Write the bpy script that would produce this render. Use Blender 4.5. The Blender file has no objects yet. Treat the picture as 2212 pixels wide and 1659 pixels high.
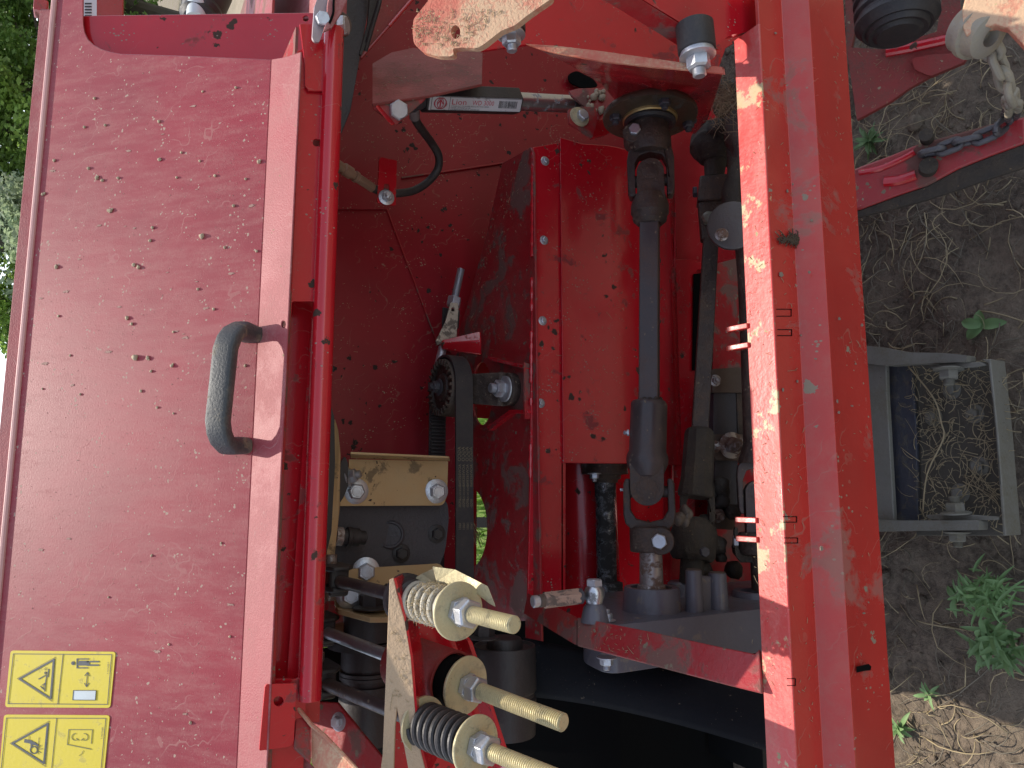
import bpy, bmesh, math, random
from mathutils import Vector, Matrix, noise
from mathutils.geometry import tessellate_polygon
R = math.radians
V = Vector
scene = bpy.context.scene
col = scene.collection
# ------------------------------------------------------------------ camera, sky, sun, exposure
F = 1597.0                                   # focal length in units of the 2212-wide measuring grid
PITCH, YAW = R(29), R(8)
CD = V((math.sin(YAW), math.cos(YAW)*math.cos(PITCH), -math.cos(YAW)*math.sin(PITCH))).normalized()
CX = V((0, -math.sin(PITCH), -math.cos(PITCH))).normalized()
CX = (CX - CD*CX.dot(CD)).normalized()
CZ = -CD
CY = CZ.cross(CX).normalized()
cam = bpy.data.cameras.new('camera'); camo = bpy.data.objects.new('camera', cam); col.objects.link(camo)
camo.matrix_world = Matrix(((CX.x,CY.x,CZ.x,0),(CX.y,CY.y,CZ.y,0),(CX.z,CY.z,CZ.z,0),(0,0,0,1)))
cam.sensor_width = 36; cam.lens = 36*F/2212; cam.clip_start = .02; cam.clip_end = 3000
scene.camera = camo
SUN_E, SUN_A = R(62), R(10)                   # sun stands behind the machine, high
world = bpy.data.worlds.new('World'); scene.world = world; world.use_nodes = True
wn = world.node_tree; bg = wn.nodes['Background']; sky = wn.nodes.new('ShaderNodeTexSky')
sky.sky_type = 'NISHITA'; sky.sun_disc = False; sky.sun_elevation = SUN_E; sky.sun_rotation = SUN_A
hs = wn.nodes.new('ShaderNodeHueSaturation'); hs.inputs['Saturation'].default_value = .62; wn.links.new(sky.outputs[0], hs.inputs['Color']); wn.links.new(hs.outputs[0], bg.inputs[0]); bg.inputs[1].default_value = .15
sl = bpy.data.lights.new('sun', 'SUN'); so = bpy.data.objects.new('sun', sl); col.objects.link(so)
sl.energy = 3.1; sl.angle = R(.5); sl.color = (1, .93, .82)
SD = V((math.sin(SUN_A)*math.cos(SUN_E), math.cos(SUN_A)*math.cos(SUN_E), math.sin(SUN_E)))
so.rotation_euler = SD.to_track_quat('Z', 'Y').to_euler(); so.location = (0, 2, 6)
scene.view_settings.view_transform = 'Standard'; scene.view_settings.look = 'None'
scene.view_settings.exposure = .8; scene.view_settings.gamma = 1
GZ = -1.62                                   # ground height
# ------------------------------------------------------------------ measuring helpers
CO = {'A':(0,0,2.9257),'B':(702,0,2.9257),'C':(1456,0,2.9257),'D':(0,545.4,2.9257),'E':(702,545.4,2.9257),'F':(1456,545.4,2.9257),
      'G':(0,1092,2.9257),'H':(648,1092,2.9257),'I':(1404,1092,2.9257),'N':(594,0,5.851),'O':(1242.1,135,5.851),'Q':(1242.1,810.1,5.851),
      'R':(1242.1,1053.1,5.851),'S':(648,1269.1,5.851),'T':(0,1398.7,6.4)}
def K(k, *xy):
    x0, y0, s = CO[k]
    r = [(x0+xy[i]/s, y0+xy[i+1]/s) for i in range(0, len(xy), 2)]
    return r[0] if len(r) == 1 else r
def UV(*xy): return [(xy[i], xy[i+1]) for i in range(0, len(xy), 2)]
def ray(u, v): return CD + CX*((u-1106)/F) + CY*((829.5-v)/F)
def P(u, v, x=None, y=None, z=None, d=None, pl=None, off=0):
    r = ray(u, v)
    if pl: return r*((pl[0].dot(pl[1])+off)/r.dot(pl[1]))
    if d is not None: return r*d
    if y is not None: return r*(y/r.y)
    if z is not None: return r*(z/r.z)
    return r*(x/r.x)
def proj(p):
    d = p.dot(CD); return (1106+p.dot(CX)/d*F, 829.5-p.dot(CY)/d*F)
def XV(y, z, v):
    k = (829.5-v)/F; a = V((0, y, z))         # (a+x X).CY = k (a+x X).CD
    return (k*a.dot(CD)-a.dot(CY))/(CY.x-k*CD.x)
def px(n, p): return n/F*p.dot(CD)            # n grid units at the depth of point p, in metres
# ------------------------------------------------------------------ object helpers
def thing(name, label, cat, loc=(0,0,0), group=None):
    o = bpy.data.objects.new(name, None); col.objects.link(o); o.location = loc
    o.empty_display_size = .05; o['label'] = label; o['category'] = cat
    if group: o['group'] = group
    return o
def tag(o, label, cat, group=None, kind=None):
    if label: o['label'] = label
    if cat: o['category'] = cat
    if group: o['group'] = group
    if kind: o['kind'] = kind
    return o
def setpar(o, parent):
    if parent is not None:
        o.parent = parent
        o.matrix_parent_inverse = Matrix.Translation(-parent.location) if parent.type == 'EMPTY' else (parent.matrix_parent_inverse.inverted() @ Matrix.Identity(4) if False else Matrix.Identity(4))
        if parent.type != 'EMPTY' and parent.parent is None: pass
def link(name, me, mat=None, parent=None, mw=None, label=None):
    o = bpy.data.objects.new(name, me); col.objects.link(o)
    if mat is not None and len(me.materials) == 0: me.materials.append(mat)
    if parent is not None:
        o.parent = parent
        W = Matrix.Identity(4); q = parent; ch = []
        while q: ch.append(q); q = q.parent
        for q in reversed(ch): W = W @ q.matrix_parent_inverse @ q.matrix_basis
        o.matrix_parent_inverse = W.inverted()
    if mw is not None: o.matrix_basis = mw
    if label: o['label'] = label
    return o
class MB:
    def __init__(s): s.v = []; s.f = []
    def add(s, vs, fs):
        n = len(s.v); s.v += [V(p) for p in vs]; s.f += [[i+n for i in f] for f in fs]; return s
    def mesh(s, name, smooth=35):
        me = bpy.data.meshes.new(name); me.from_pydata([tuple(p) for p in s.v], [], s.f); me.validate()
        bm = bmesh.new(); bm.from_mesh(me); bmesh.ops.recalc_face_normals(bm, faces=bm.faces); bm.to_mesh(me); bm.free()
        if smooth: me.shade_smooth(); me.set_sharp_from_angle(angle=R(smooth))
        return me
    def build(s, name, mat, parent=None, bevel=0, smooth=35, label=None, seg=2, raw=False):
        if raw:
            me = bpy.data.meshes.new(name); me.from_pydata([tuple(p) for p in s.v], [], s.f); me.shade_smooth()
        else: me = s.mesh(name, smooth)
        o = link(name, me, mat, parent, label=label)
        if bevel:
            m = o.modifiers.new('bevel', 'BEVEL'); m.width = bevel; m.segments = seg; m.limit_method = 'ANGLE'; m.angle_limit = R(38)
            m.harden_normals = False
        return o
    def box(s, c, sz, M=None):
        M = M or Matrix.Identity(3); c = V(c)
        vs = [c + M @ V((a*sz[0]/2, b*sz[1]/2, e*sz[2]/2)) for a in (-1,1) for b in (-1,1) for e in (-1,1)]
        return s.add(vs, [(0,1,3,2),(4,6,7,5),(0,4,5,1),(2,3,7,6),(0,2,6,4),(1,5,7,3)])
    def poly(s, rings, off):                  # flat polygon (first ring outer, the rest holes) given in 3D, thickened by vector off
        rings = [[V(p) for p in r] for r in rings]; tri = tessellate_polygon(rings)
        flat = [p for r in rings for p in r]; n = len(flat)
        fs = [list(t) for t in tri] + [[i+n for i in reversed(t)] for t in tri]; k = 0
        for r in rings:
            m = len(r)
            for i in range(m): fs.append([k+i, k+(i+1)%m, k+(i+1)%m+n, k+i+n])
            k += m
        return s.add(flat+[p+V(off) for p in flat], fs)
    def lathe(s, p0, p1, prof, seg=32, poly=0, rot=0, cap=True, ref=None):   # prof: (distance along axis, radius); poly = n-gon section
        p0, p1 = V(p0), V(p1); a = (p1-p0).normalized(); u, w = frame(a, ref); n = poly or seg; vs = []; fs = []
        for t, r in prof:
            for i in range(n):
                an = 2*math.pi*i/n + rot
                vs.append(p0 + a*t + (u*math.cos(an)+w*math.sin(an))*r)
        for j in range(len(prof)-1):
            for i in range(n): fs.append([j*n+i, j*n+(i+1)%n, (j+1)*n+(i+1)%n, (j+1)*n+i])
        if cap: fs.append(list(range(n))[::-1]); fs.append([(len(prof)-1)*n+i for i in range(n)])
        return s.add(vs, fs)
    def cyl(s, p0, p1, r, r1=None, seg=28, ch=0, poly=0, rot=0, ref=None):
        L = (V(p1)-V(p0)).length; r1 = r if r1 is None else r1
        pr = [(0,r),(L,r1)] if not ch else [(0,r-ch),(ch,r),(L-ch,r1),(L,r1-ch)]
        return s.lathe(p0, p1, pr, seg, poly, rot, ref=ref)
    def tube(s, pts, r, seg=12, sec=None, cap=True, ref=None):      # sweep; r number or list; sec: list of 2D section points
        pts = [V(p) for p in pts]; n = len(pts); rs = r if isinstance(r, (list, tuple)) else [r]*n
        sec = sec or [(math.cos(2*math.pi*i/seg), math.sin(2*math.pi*i/seg)) for i in range(seg)]
        m = len(sec); vs = []; fs = []; u = None
        for i in range(n):
            t = (pts[min(i+1,n-1)]-pts[max(i-1,0)]).normalized()
            if u is None: u, w = frame(t, ref)
            else: u = (u - t*u.dot(t)).normalized(); w = t.cross(u)
            sc = 1
            if 0 < i < n-1:
                c = (pts[i]-pts[i-1]).normalized().dot(t); sc = 1/max(.6, c)
            for a, b in sec: vs.append(pts[i] + (u*a+w*b)*rs[i]*(1 if seg > 8 and not ref else 1))
        for j in range(n-1):
            for i in range(m): fs.append([j*m+i, j*m+(i+1)%m, (j+1)*m+(i+1)%m, (j+1)*m+i])
        if cap: fs.append(list(range(m))[::-1]); fs.append([(n-1)*m+i for i in range(m)])
        return s.add(vs, fs)
    def prismx(s, prof, x0, x1):              # profile of (y,z) points extruded along x
        return s.poly([[V((x0,y,z)) for y,z in prof]], V((x1-x0,0,0)))
def frame(a, ref=None):
    a = V(a).normalized(); h = V(ref) if ref is not None else (V((0,0,1)) if abs(a.z) < .9 else V((1,0,0)))
    u = (h - a*h.dot(a)).normalized(); return u, a.cross(u)
def smooth_path(pts, n=8):
    pts = [V(p) for p in pts]; out = []
    for i in range(len(pts)-1):
        p0 = pts[max(i-1,0)]; p1 = pts[i]; p2 = pts[i+1]; p3 = pts[min(i+2,len(pts)-1)]
        for k in range(n):
            t = k/n; out.append(.5*((2*p1)+(p2-p0)*t+(2*p0-5*p1+4*p2-p3)*t*t+(3*p1-p0-3*p2+p3)*t**3))
    return out+[pts[-1]]
def arc2(cx, cy, r, a0, a1, n=10, ry=None):
    return [(cx+r*math.cos(R(a0+(a1-a0)*i/n)), cy+(ry or r)*math.sin(R(a0+(a1-a0)*i/n))) for i in range(n+1)]
def rnd_poly(pts, r, n=4):                    # round the corners of a 2D polygon
    out = []
    for i in range(len(pts)):
        p = V(pts[i]+(0,)) if len(pts[i]) == 2 else V(pts[i]); a = V(tuple(pts[i-1])+(0,)); b = V(tuple(pts[(i+1)%len(pts)])+(0,))
        rr = r[i] if isinstance(r, (list,tuple)) else r
        if rr <= 0: out.append((p.x,p.y)); continue
        da = (a-p); db = (b-p); q = min(rr, da.length*.48, db.length*.48); A = p+da.normalized()*q; B = p+db.normalized()*q
        for k in range(n+1):
            t = k/n; c = A*(1-t)**2 + p*2*t*(1-t) + B*t*t; out.append((c.x,c.y))
    return out
def plate(name, uvs, th, mat, parent=None, holes=(), bevel=.001, label=None, off=0, rev=False, **kw):
    """flat sheet: outline in grid units thrown on a real plane (x=, y=, z= or pl=(point,normal)); th metres thick, away from the viewer"""
    if 'pl' in kw: n = kw['pl'][1].normalized(); kw['pl'] = (kw['pl'][0], n)
    else:
        n = V((1,0,0)) if 'x' in kw else V((0,1,0)) if 'y' in kw else V((0,0,1))
        kk = 'x' if 'x' in kw else 'y' if 'y' in kw else 'z'; kw = {'pl': (n*kw[kk], n)}
    rings = [[P(u, v, off=off, **kw) for u, v in r] for r in [uvs]+list(holes)]
    d = n if n.dot(CD) > 0 else -n
    if rev: d = -d
    return MB().poly(rings, d*th).build(name, mat, parent, bevel=bevel, label=label)
def circ(u, v, ru, rv=None, n=20): return arc2(u, v, ru, 0, 360*(n-1)/n, n-1, rv)
# bolts (local +z outward, radius of the hex 1 unit = half across corners)
def bolt_mesh(kind):
    b = MB()
    if kind == 'flange':                       # hex head on a flange, dimple on top
        b.lathe((0,0,0),(0,0,1),[(0,1.55),(.12,1.55),(.3,1.15)],28); b.lathe((0,0,0),(0,0,1),[(.2,1),(1.0,1),(1.12,.82)],poly=6); b.lathe((0,0,0),(0,0,1),[(1.1,.6),(1.16,.55)],20)
    elif kind == 'hex':
        b.lathe((0,0,0),(0,0,1),[(0,1),(.62,1),(.74,.86)],poly=6); b.lathe((0,0,0),(0,0,1),[(.7,.84),(.76,.8)],24)
    elif kind == 'washer':
        b.lathe((0,0,0),(0,0,1),[(0,1.5),(.16,1.5),(.2,1.45)],28); b.lathe((0,0,0),(0,0,1),[(.15,1),(.8,1),(.93,.84)],poly=6)
    elif kind == 'nut':                        # nut with a stud end
        b.lathe((0,0,0),(0,0,1),[(0,1.5),(.12,1.5),(.26,1.12)],28); b.lathe((0,0,0),(0,0,1),[(.15,1),(1.05,1),(1.2,.8)],poly=6)
        pr = [(1.1,.52)]; t = 1.1
        while t < 1.75: pr += [(t+.05,.56),(t+.1,.5)]; t += .1
        b.lathe((0,0,0),(0,0,1),pr+[(1.85,.44)],20)
    return b.mesh('bolt_'+kind, 30)
BM = {}
def bolt(parent, p, n, r, mat, kind='flange', name='bolt', spin=0, label=None):
    key = (kind, mat.name)
    if key not in BM:
        me = bolt_mesh(kind); me.materials.append(mat); BM[key] = me
    q = V(n).to_track_quat('Z', 'Y').to_matrix().to_4x4()
    mw = Matrix.Translation(V(p)) @ q @ Matrix.Rotation(spin, 4, 'Z') @ Matrix.Scale(r, 4)
    return link(name, BM[key], None, parent, mw, label)
def threads(p0, p1, r, pitch=.003, seg=24):
    L = (V(p1)-V(p0)).length; n = max(2, int(L/pitch)); pr = [(0, r*.84)]
    for i in range(n):
        t = L*i/n; pr += [(t+L/n*.25, r), (t+L/n*.45, r), (t+L/n*.75, r*.82), (t+L/n*.95, r*.84)]
    pr += [(L, r*.8)]
    return MB().lathe(p0, p1, pr, seg)
def text_mesh(body, size, sx=1):
    cu = bpy.data.curves.new('txt', 'FONT'); cu.body = body; cu.size = size; cu.resolution_u = 2
    o = bpy.data.objects.new('txt', cu); col.objects.link(o)
    dg = bpy.context.evaluated_depsgraph_get(); me = bpy.data.meshes.new_from_object(o.evaluated_get(dg))
    bpy.data.objects.remove(o); bpy.data.curves.remove(cu)
    vs = [V((p.co.x*sx, p.co.y, 0)) for p in me.vertices]; fs = [list(f.vertices) for f in me.polygons]
    bpy.data.meshes.remove(me); return vs, fs
# ------------------------------------------------------------------ materials
class NT:
    def __init__(s, m): s.t = m.node_tree; s.l = s.t.links
    def n(s, ty, **kw):
        nd = s.t.nodes.new(ty)
        for k, v in kw.items(): setattr(nd, k, v)
        return nd
    def i(s, nd, k, v):
        if isinstance(v, bpy.types.NodeSocket): s.l.new(v, nd.inputs[k])
        else: nd.inputs[k].default_value = v
    def pos(s, scale=(1,1,1), rot=(0,0,0)):
        g = s.n('ShaderNodeNewGeometry'); m = s.n('ShaderNodeMapping'); s.l.new(g.outputs['Position'], m.inputs[0])
        m.inputs['Scale'].default_value = scale; m.inputs['Rotation'].default_value = rot; return m.outputs[0]
    def noise(s, vec, scale, detail=4, rough=.6, dist=0):
        t = s.n('ShaderNodeTexNoise'); s.i(t,'Vector',vec); s.i(t,'Scale',scale); s.i(t,'Detail',detail); s.i(t,'Roughness',rough); s.i(t,'Distortion',dist); return t.outputs[0]
    def voro(s, vec, scale, rnd=1):
        t = s.n('ShaderNodeTexVoronoi'); s.i(t,'Vector',vec); s.i(t,'Scale',scale); s.i(t,'Randomness',rnd); return t.outputs[0]
    def ramp(s, f, a, b, c0=0, c1=1):
        m = s.n('ShaderNodeMapRange'); m.interpolation_type = 'SMOOTHSTEP'; s.i(m,0,f); s.i(m,1,a); s.i(m,2,b); s.i(m,3,c0); s.i(m,4,c1); return m.outputs[0]
    def math(s, op, a, b=0, c=0):
        m = s.n('ShaderNodeMath', operation=op); s.i(m,0,a); s.i(m,1,b); s.i(m,2,c); return m.outputs[0]
    def mix(s, f, a, b):
        m = s.n('ShaderNodeMix', data_type='RGBA'); s.i(m,0,f)
        for k, x in ((6,a),(7,b)):
            if isinstance(x, bpy.types.NodeSocket): s.l.new(x, m.inputs[k])
            else: m.inputs[k].default_value = (*x, 1)
        return m.outputs[2]
    def up(s, a=.55, b=1.):
        g = s.n('ShaderNodeNewGeometry'); x = s.n('ShaderNodeSeparateXYZ'); s.l.new(g.outputs['Normal'], x.inputs[0]); return s.ramp(x.outputs[2], a, b)
MATS = {}
def mat(name, base, rough=.4, metal=0., coat=0., var=.25, dust=.0, dcol=(.30,.235,.16), dscale=9, updust=0., specks=.0, sscale=60, scol=(.10,.07,.045),
        bump=.15, bscale=180, streak=None, spot=None, scratches=0., grime=0., gcol=(.045,.035,.028), gscale=14, wear=None):
    if name in MATS: return MATS[name]
    m = bpy.data.materials.new(name); m.use_nodes = True; t = NT(m); b = m.node_tree.nodes['Principled BSDF']
    p = t.pos(); p2 = t.pos(streak) if streak else p
    c = t.mix(t.noise(p, 7, 3), tuple(x*(1-var) for x in base), tuple(min(1, x*(1+var)) for x in base))
    rg = rough; mt = metal; ms = []
    if wear:                                   # (colour, amount) patches of worn or second coating
        w = t.ramp(t.noise(p, wear[2] if len(wear) > 2 else 45, 6, .7), .62-wear[1]*.25, .66-wear[1]*.22)
        c = t.mix(w, c, wear[0]); mt = t.math('MULTIPLY', t.math('SUBTRACT', 1, w), metal) if metal else 0
    if grime:
        g = t.math('MULTIPLY', t.ramp(t.noise(p, gscale, 7, .68, .4), .60-grime*.3, .66-grime*.2), min(1, .55+grime*.6)); c = t.mix(g, c, gcol); ms.append(g)
    if dust or updust:
        f = t.ramp(t.noise(p2, dscale, 8, .7), .36, .74, 0, 1)
        f = t.math('MULTIPLY', f, dust*1.6); fine = t.ramp(t.noise(p, 260, 2, .6), .35, .68, .55, 1.15); f = t.math('MULTIPLY', f, fine)
        f = t.math('ADD', f, dust*.35)
        if updust:
            q = t.math('MULTIPLY', t.up(), t.ramp(t.noise(p, 22, 7, .7), .38, .62, .3, 1)); f = t.math('ADD', f, t.math('MULTIPLY', q, updust))
        f = t.math('MINIMUM', f, .97); c = t.mix(f, c, dcol); ms.append(f)
    if specks:
        dn = t.n('ShaderNodeTexNoise'); t.i(dn,'Vector',p); t.i(dn,'Scale',sscale*1.3); t.i(dn,'Detail',4.); t.i(dn,'Roughness',.7)
        va = t.n('ShaderNodeVectorMath', operation='MULTIPLY_ADD'); t.l.new(dn.outputs[1], va.inputs[0]); va.inputs[1].default_value = (1.1/sscale,)*3; t.l.new(p, va.inputs[2])
        v1 = t.voro(va.outputs[0], sscale); rs = t.noise(p, sscale*.35, 2); thr = t.ramp(rs, .44, .72, 0, .40*specks)
        sp = t.math('LESS_THAN', v1, thr)
        v2 = t.voro(t.pos((1.3,.8,1)), sscale*3.1); sp2 = t.math('LESS_THAN', v2, t.ramp(t.noise(p, sscale*.5+3, 2), .45, .7, 0, .3*specks))
        c = t.mix(sp, c, scol); c = t.mix(sp2, c, dcol); ms += [sp, sp2]
    if scratches:
        w = t.n('ShaderNodeTexWave'); t.i(w,'Vector',t.pos((1,1,1),(.5,.7,.3))); t.i(w,'Scale',9.); t.i(w,'Distortion',18.); t.i(w,'Detail',3.); t.i(w,'Detail Scale',1.2)
        sc = t.math('MULTIPLY', t.ramp(w.outputs[1], .985, .999), t.ramp(t.noise(p, 11, 3), .5, .65, 0, scratches)); c = t.mix(sc, c, dcol); ms.append(sc)
    t.i(b,'Base Color',c)
    if ms:
        s_ = ms[0]
        for x in ms[1:]: s_ = t.math('MAXIMUM', s_, x)
        t.i(b,'Roughness', t.ramp(s_, 0, .8, rough, .88))
        if metal and not wear: t.i(b,'Metallic', t.math('MULTIPLY', t.math('SUBTRACT', 1, s_), metal))
        elif metal: t.i(b,'Metallic', t.math('MULTIPLY', t.math('SUBTRACT', 1, s_), mt))
        if coat: t.i(b,'Coat Weight', t.ramp(s_, 0, .6, coat, 0)); t.i(b,'Coat Roughness', .12)
    else:
        t.i(b,'Roughness', rough); t.i(b,'Metallic', mt)
        if coat: t.i(b,'Coat Weight', coat)
    if bump:
        h = t.noise(p, bscale, 5, .6)
        if ms: h = t.math('ADD', h, t.math('MULTIPLY', s_, .8))
        bp = t.n('ShaderNodeBump'); t.i(bp,'Strength',bump); t.i(bp,'Distance',.002); t.i(bp,'Height',h); t.l.new(bp.outputs[0], b.inputs['Normal'])
    MATS[name] = m; return m
RED = (.27,.004,.019)
M_hood = mat('hood_paint', RED, .45, coat=.15, dust=.20, dcol=(.38,.18,.16), dscale=14, streak=(5,1,1), specks=.75, sscale=150, scol=(.40,.28,.22), bump=.14, bscale=500, scratches=.5)
M_strip = mat('hood_edge_paint', RED, .52, coat=.0, dust=.45, dcol=(.44,.23,.21), dscale=10, specks=.35, sscale=90, scol=(.24,.17,.1), bump=.3, bscale=420, scratches=.4)
M_red = mat('red_paint', (.42,.006,.015), .22, coat=.35, dust=.06, dcol=(.30,.2,.16), dscale=7, specks=.45, sscale=55, scol=(.05,.02,.016), bump=.06, bscale=90, scratches=.25)
M_redc = mat('clean_red_paint', (.50,.006,.016), .2, coat=.5, dust=.03, dcol=(.32,.2,.16), specks=.75, sscale=40, scol=(.06,.03,.02), grime=.06, gcol=(.10,.05,.04), gscale=20, bump=.05, bscale=60, scratches=.2)
M_redw = mat('shade_dark_wall_red', (.25,.002,.010), .38, coat=.08, dust=.0, specks=.8, sscale=45, scol=(.03,.015,.012), bump=.06, bscale=60, scratches=.3)  # red base darkened to paint the shade on the cavity walls
M_redd = mat('dirty_red_paint', (.36,.008,.015), .34, coat=.2, dust=.18, dcol=(.17,.11,.08), dscale=9, specks=.8, sscale=70, scol=(.2,.15,.1), bump=.3, bscale=150, grime=.36, gscale=12, gcol=(.12,.09,.07), scratches=.3)
M_beam = mat('beam_paint', (.50,.024,.018), .26, coat=.45, dust=.035, dcol=(.32,.21,.15), dscale=6, streak=(.5,2,2), updust=.3, specks=.7, sscale=30, scol=(.27,.21,.15), grime=.1, gcol=(.27,.15,.12), gscale=9, bump=.15, bscale=200, scratches=.35)
M_flange = mat('chalky_beam_edge', (.58,.03,.03), .35, coat=.2, dust=.22, dcol=(.55,.30,.24), dscale=9, streak=(1,3,1), specks=.6, sscale=60, scol=(.35,.28,.16), bump=.3, bscale=120, wear=((.46,.36,.19), .22, 18), scratches=.3)
M_dustred = mat('dust_caked_red', (.5,.010,.012), .6, dust=.75, dcol=(.60,.40,.25), dscale=10, updust=.35, specks=.6, sscale=120, scol=(.5,.42,.22), bump=.7, bscale=240)
M_cake = mat('tan_dust_cake', (.50,.34,.21), .8, var=.12, dust=.2, dcol=(.42,.33,.22), dscale=20, specks=.4, sscale=90, scol=(.22,.17,.12), bump=.7, bscale=260)
M_mudred = mat('mud_smeared_red', (.30,.010,.012), .5, dust=.55, dcol=(.11,.085,.065), dscale=5, specks=.6, sscale=80, scol=(.3,.24,.16), bump=.5, bscale=160)
M_iron = mat('black_cast_iron', (.028,.022,.021), .38, metal=.25, var=.5, dust=.42, dcol=(.15,.095,.065), dscale=18, specks=.8, sscale=110, scol=(.20,.15,.1), bump=1., bscale=95)
M_tube = mat('shaft_tube_paint', (.046,.038,.040), .35, metal=.1, coat=.2, var=.35, dust=.30, dcol=(.15,.095,.07), dscale=14, specks=.8, sscale=120, scol=(.2,.15,.1), bump=.25, bscale=110)
M_crust = mat('mud_crusted_iron', (.022,.018,.015), .75, var=.5, dust=.45, dcol=(.085,.062,.042), dscale=22, specks=.6, sscale=110, scol=(.17,.12,.07), bump=1., bscale=90)
M_grey = mat('gearbox_paint', (.105,.100,.120), .38, coat=.2, var=.2, dust=.16, dcol=(.12,.09,.07), dscale=9, updust=.0, bump=.3, bscale=130, grime=.1, gcol=(.24,.19,.14), gscale=30)
M_block = mat('dark_grey_casting', (.05,.047,.056), .5, var=.25, dust=.14, dcol=(.11,.085,.075), bump=.8, bscale=150)
M_zinc = mat('zinc_plated_steel', (.55,.56,.60), .34, metal=.85, var=.2, dust=.18, dcol=(.28,.24,.2), dscale=60, bump=.2, bscale=300)
M_gold = mat('yellow_zinc_steel', (.47,.33,.17), .36, metal=.55, var=.22, dust=.25, dcol=(.45,.33,.19), dscale=14, specks=.75, sscale=75, scol=(.05,.035,.03), bump=.15, bscale=200, grime=.12, gcol=(.06,.04,.03), gscale=26)
M_goldp = mat('dusty_gold_washer', (.60,.52,.30), .42, metal=.4, var=.2, dust=.42, dcol=(.42,.35,.23), dscale=30, bump=.3, bscale=240, grime=.12, gcol=(.22,.2,.12), gscale=60)
M_chrome = mat('bright_worn_steel', (.58,.59,.62), .3, metal=1., var=.15, dust=.05, grime=.2, gcol=(.06,.05,.045), gscale=45, bump=.05)
M_rust = mat('rusty_shaft_steel', (.42,.38,.36), .35, metal=.7, var=.3, grime=.55, gcol=(.13,.055,.025), gscale=38, dust=.1, bump=.4, bscale=140)
M_oily = mat('oily_black_shaft', (.22,.22,.23), .2, metal=.8, grime=.62, gcol=(.012,.010,.010), gscale=32, bump=.5, bscale=90)
M_rubber = mat('black_rubber', (.022,.021,.024), .5, dust=.12, dcol=(.15,.11,.08), dscale=20, bump=.3, bscale=160)
M_handle = mat('dusty_black_plastic', (.024,.027,.033), .5, dust=.28, dcol=(.17,.16,.14), dscale=16, specks=.2, sscale=120, scol=(.3,.24,.15), bump=.5, bscale=320, grime=.16, gcol=(.26,.2,.12), gscale=16)
M_tyre = mat('dark_blue_black_steel', (.005,.006,.009), .7, dust=.03, dcol=(.1,.08,.06), specks=.45, sscale=60, scol=(.10,.08,.06), bump=.3, bscale=80); M_tyre.node_tree.nodes['Principled BSDF'].inputs['Specular IOR Level'].default_value = .15
M_black = mat('black_and_void_shade', (.004,.004,.004), .9, bump=0); M_black.node_tree.nodes['Principled BSDF'].inputs['Specular IOR Level'].default_value = .1  # near-black; also paints the shade of voids, gaps and holes
M_belt = mat('belt_rubber', (.024,.023,.027), .45, dust=.1, dcol=(.16,.12,.08), dscale=25, specks=.2, sscale=110, scol=(.2,.15,.1), bump=.25, bscale=260)
M_white = mat('white_label', (.62,.62,.64), .45, dust=.12, dcol=(.3,.26,.22), bump=.05, grime=.08, gcol=(.15,.12,.1), gscale=60)
M_inkred = mat('label_red_ink', (.50,.06,.09), .5, bump=0)
M_ink = mat('sticker_ink', (.045,.055,.075), .5, bump=0, dust=.12, dcol=(.25,.23,.15))
M_inkb = mat('black_label_ink', (.03,.03,.035), .5, bump=0)
M_inkg = mat('faded_sticker_ink', (.17,.165,.055), .5, bump=0)
M_yel = mat('sticker_yellow', (.68,.54,.045), .36, var=.05, dust=.08, dcol=(.5,.42,.2), dscale=30, bump=.1, grime=.05, gcol=(.38,.31,.08), gscale=60)
M_stw = mat('sticker_white', (.6,.66,.68), .4, bump=0, dust=.1)
M_mud = mat('dried_mud', (.46,.37,.25), .9, var=.4, bump=1., bscale=300)
M_straw = mat('straw', (.36,.28,.16), .75, var=.45, bump=.1)
M_greysteel = mat('muddy_grey_steel', (.19,.18,.155), .55, metal=.1, var=.3, dust=.6, dcol=(.15,.13,.09), dscale=12, specks=.4, sscale=70, scol=(.07,.055,.04), bump=.4, bscale=110)
M_chain = mat('dusty_chain_steel', (.30,.28,.24), .5, metal=.35, dust=.5, dcol=(.36,.30,.20), dscale=30, bump=.35, bscale=200)
M_chaind = mat('shade_dark_chain_steel', (.11,.105,.115), .38, metal=.5, dust=.25, dcol=(.12,.09,.07), dscale=30, bump=.35, bscale=200)  # darker copy of the chain steel, painting shade on the lower links
M_copper = mat('brown_lacquered_steel', (.32,.20,.14), .35, metal=.5, dust=.2, dcol=(.3,.2,.13), bump=.1)
M_belt_ink = mat('belt_print', (.20,.165,.10), .6, bump=0)
# ------------------------------------------------------------------ the setting
rnd = random.Random(4)
def soil_material():
    m = bpy.data.materials.new('soil'); m.use_nodes = True; t = NT(m); b = m.node_tree.nodes['Principled BSDF']; p = t.pos()
    n1 = t.noise(p, 3, 6, .7); n2 = t.noise(p, 45, 6, .75)
    c = t.mix(t.ramp(n2, .3, .7), (.085,.064,.046), (.25,.19,.135)); c = t.mix(t.ramp(n1, .45, .7, 0, .7), c, (.29,.225,.155))
    v = t.voro(p, 90); c = t.mix(t.ramp(v, .0, .25, .55, 0), c, (.05,.042,.036))
    t.i(b,'Base Color',c); t.i(b,'Roughness',.95)
    h = t.math('ADD', n2, t.math('MULTIPLY', t.noise(p, 160, 4, .7), .5)); bp = t.n('ShaderNodeBump'); t.i(bp,'Strength',1.); t.i(bp,'Distance',.012); t.i(bp,'Height',h)
    t.l.new(bp.outputs[0], b.inputs['Normal']); return m
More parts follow.
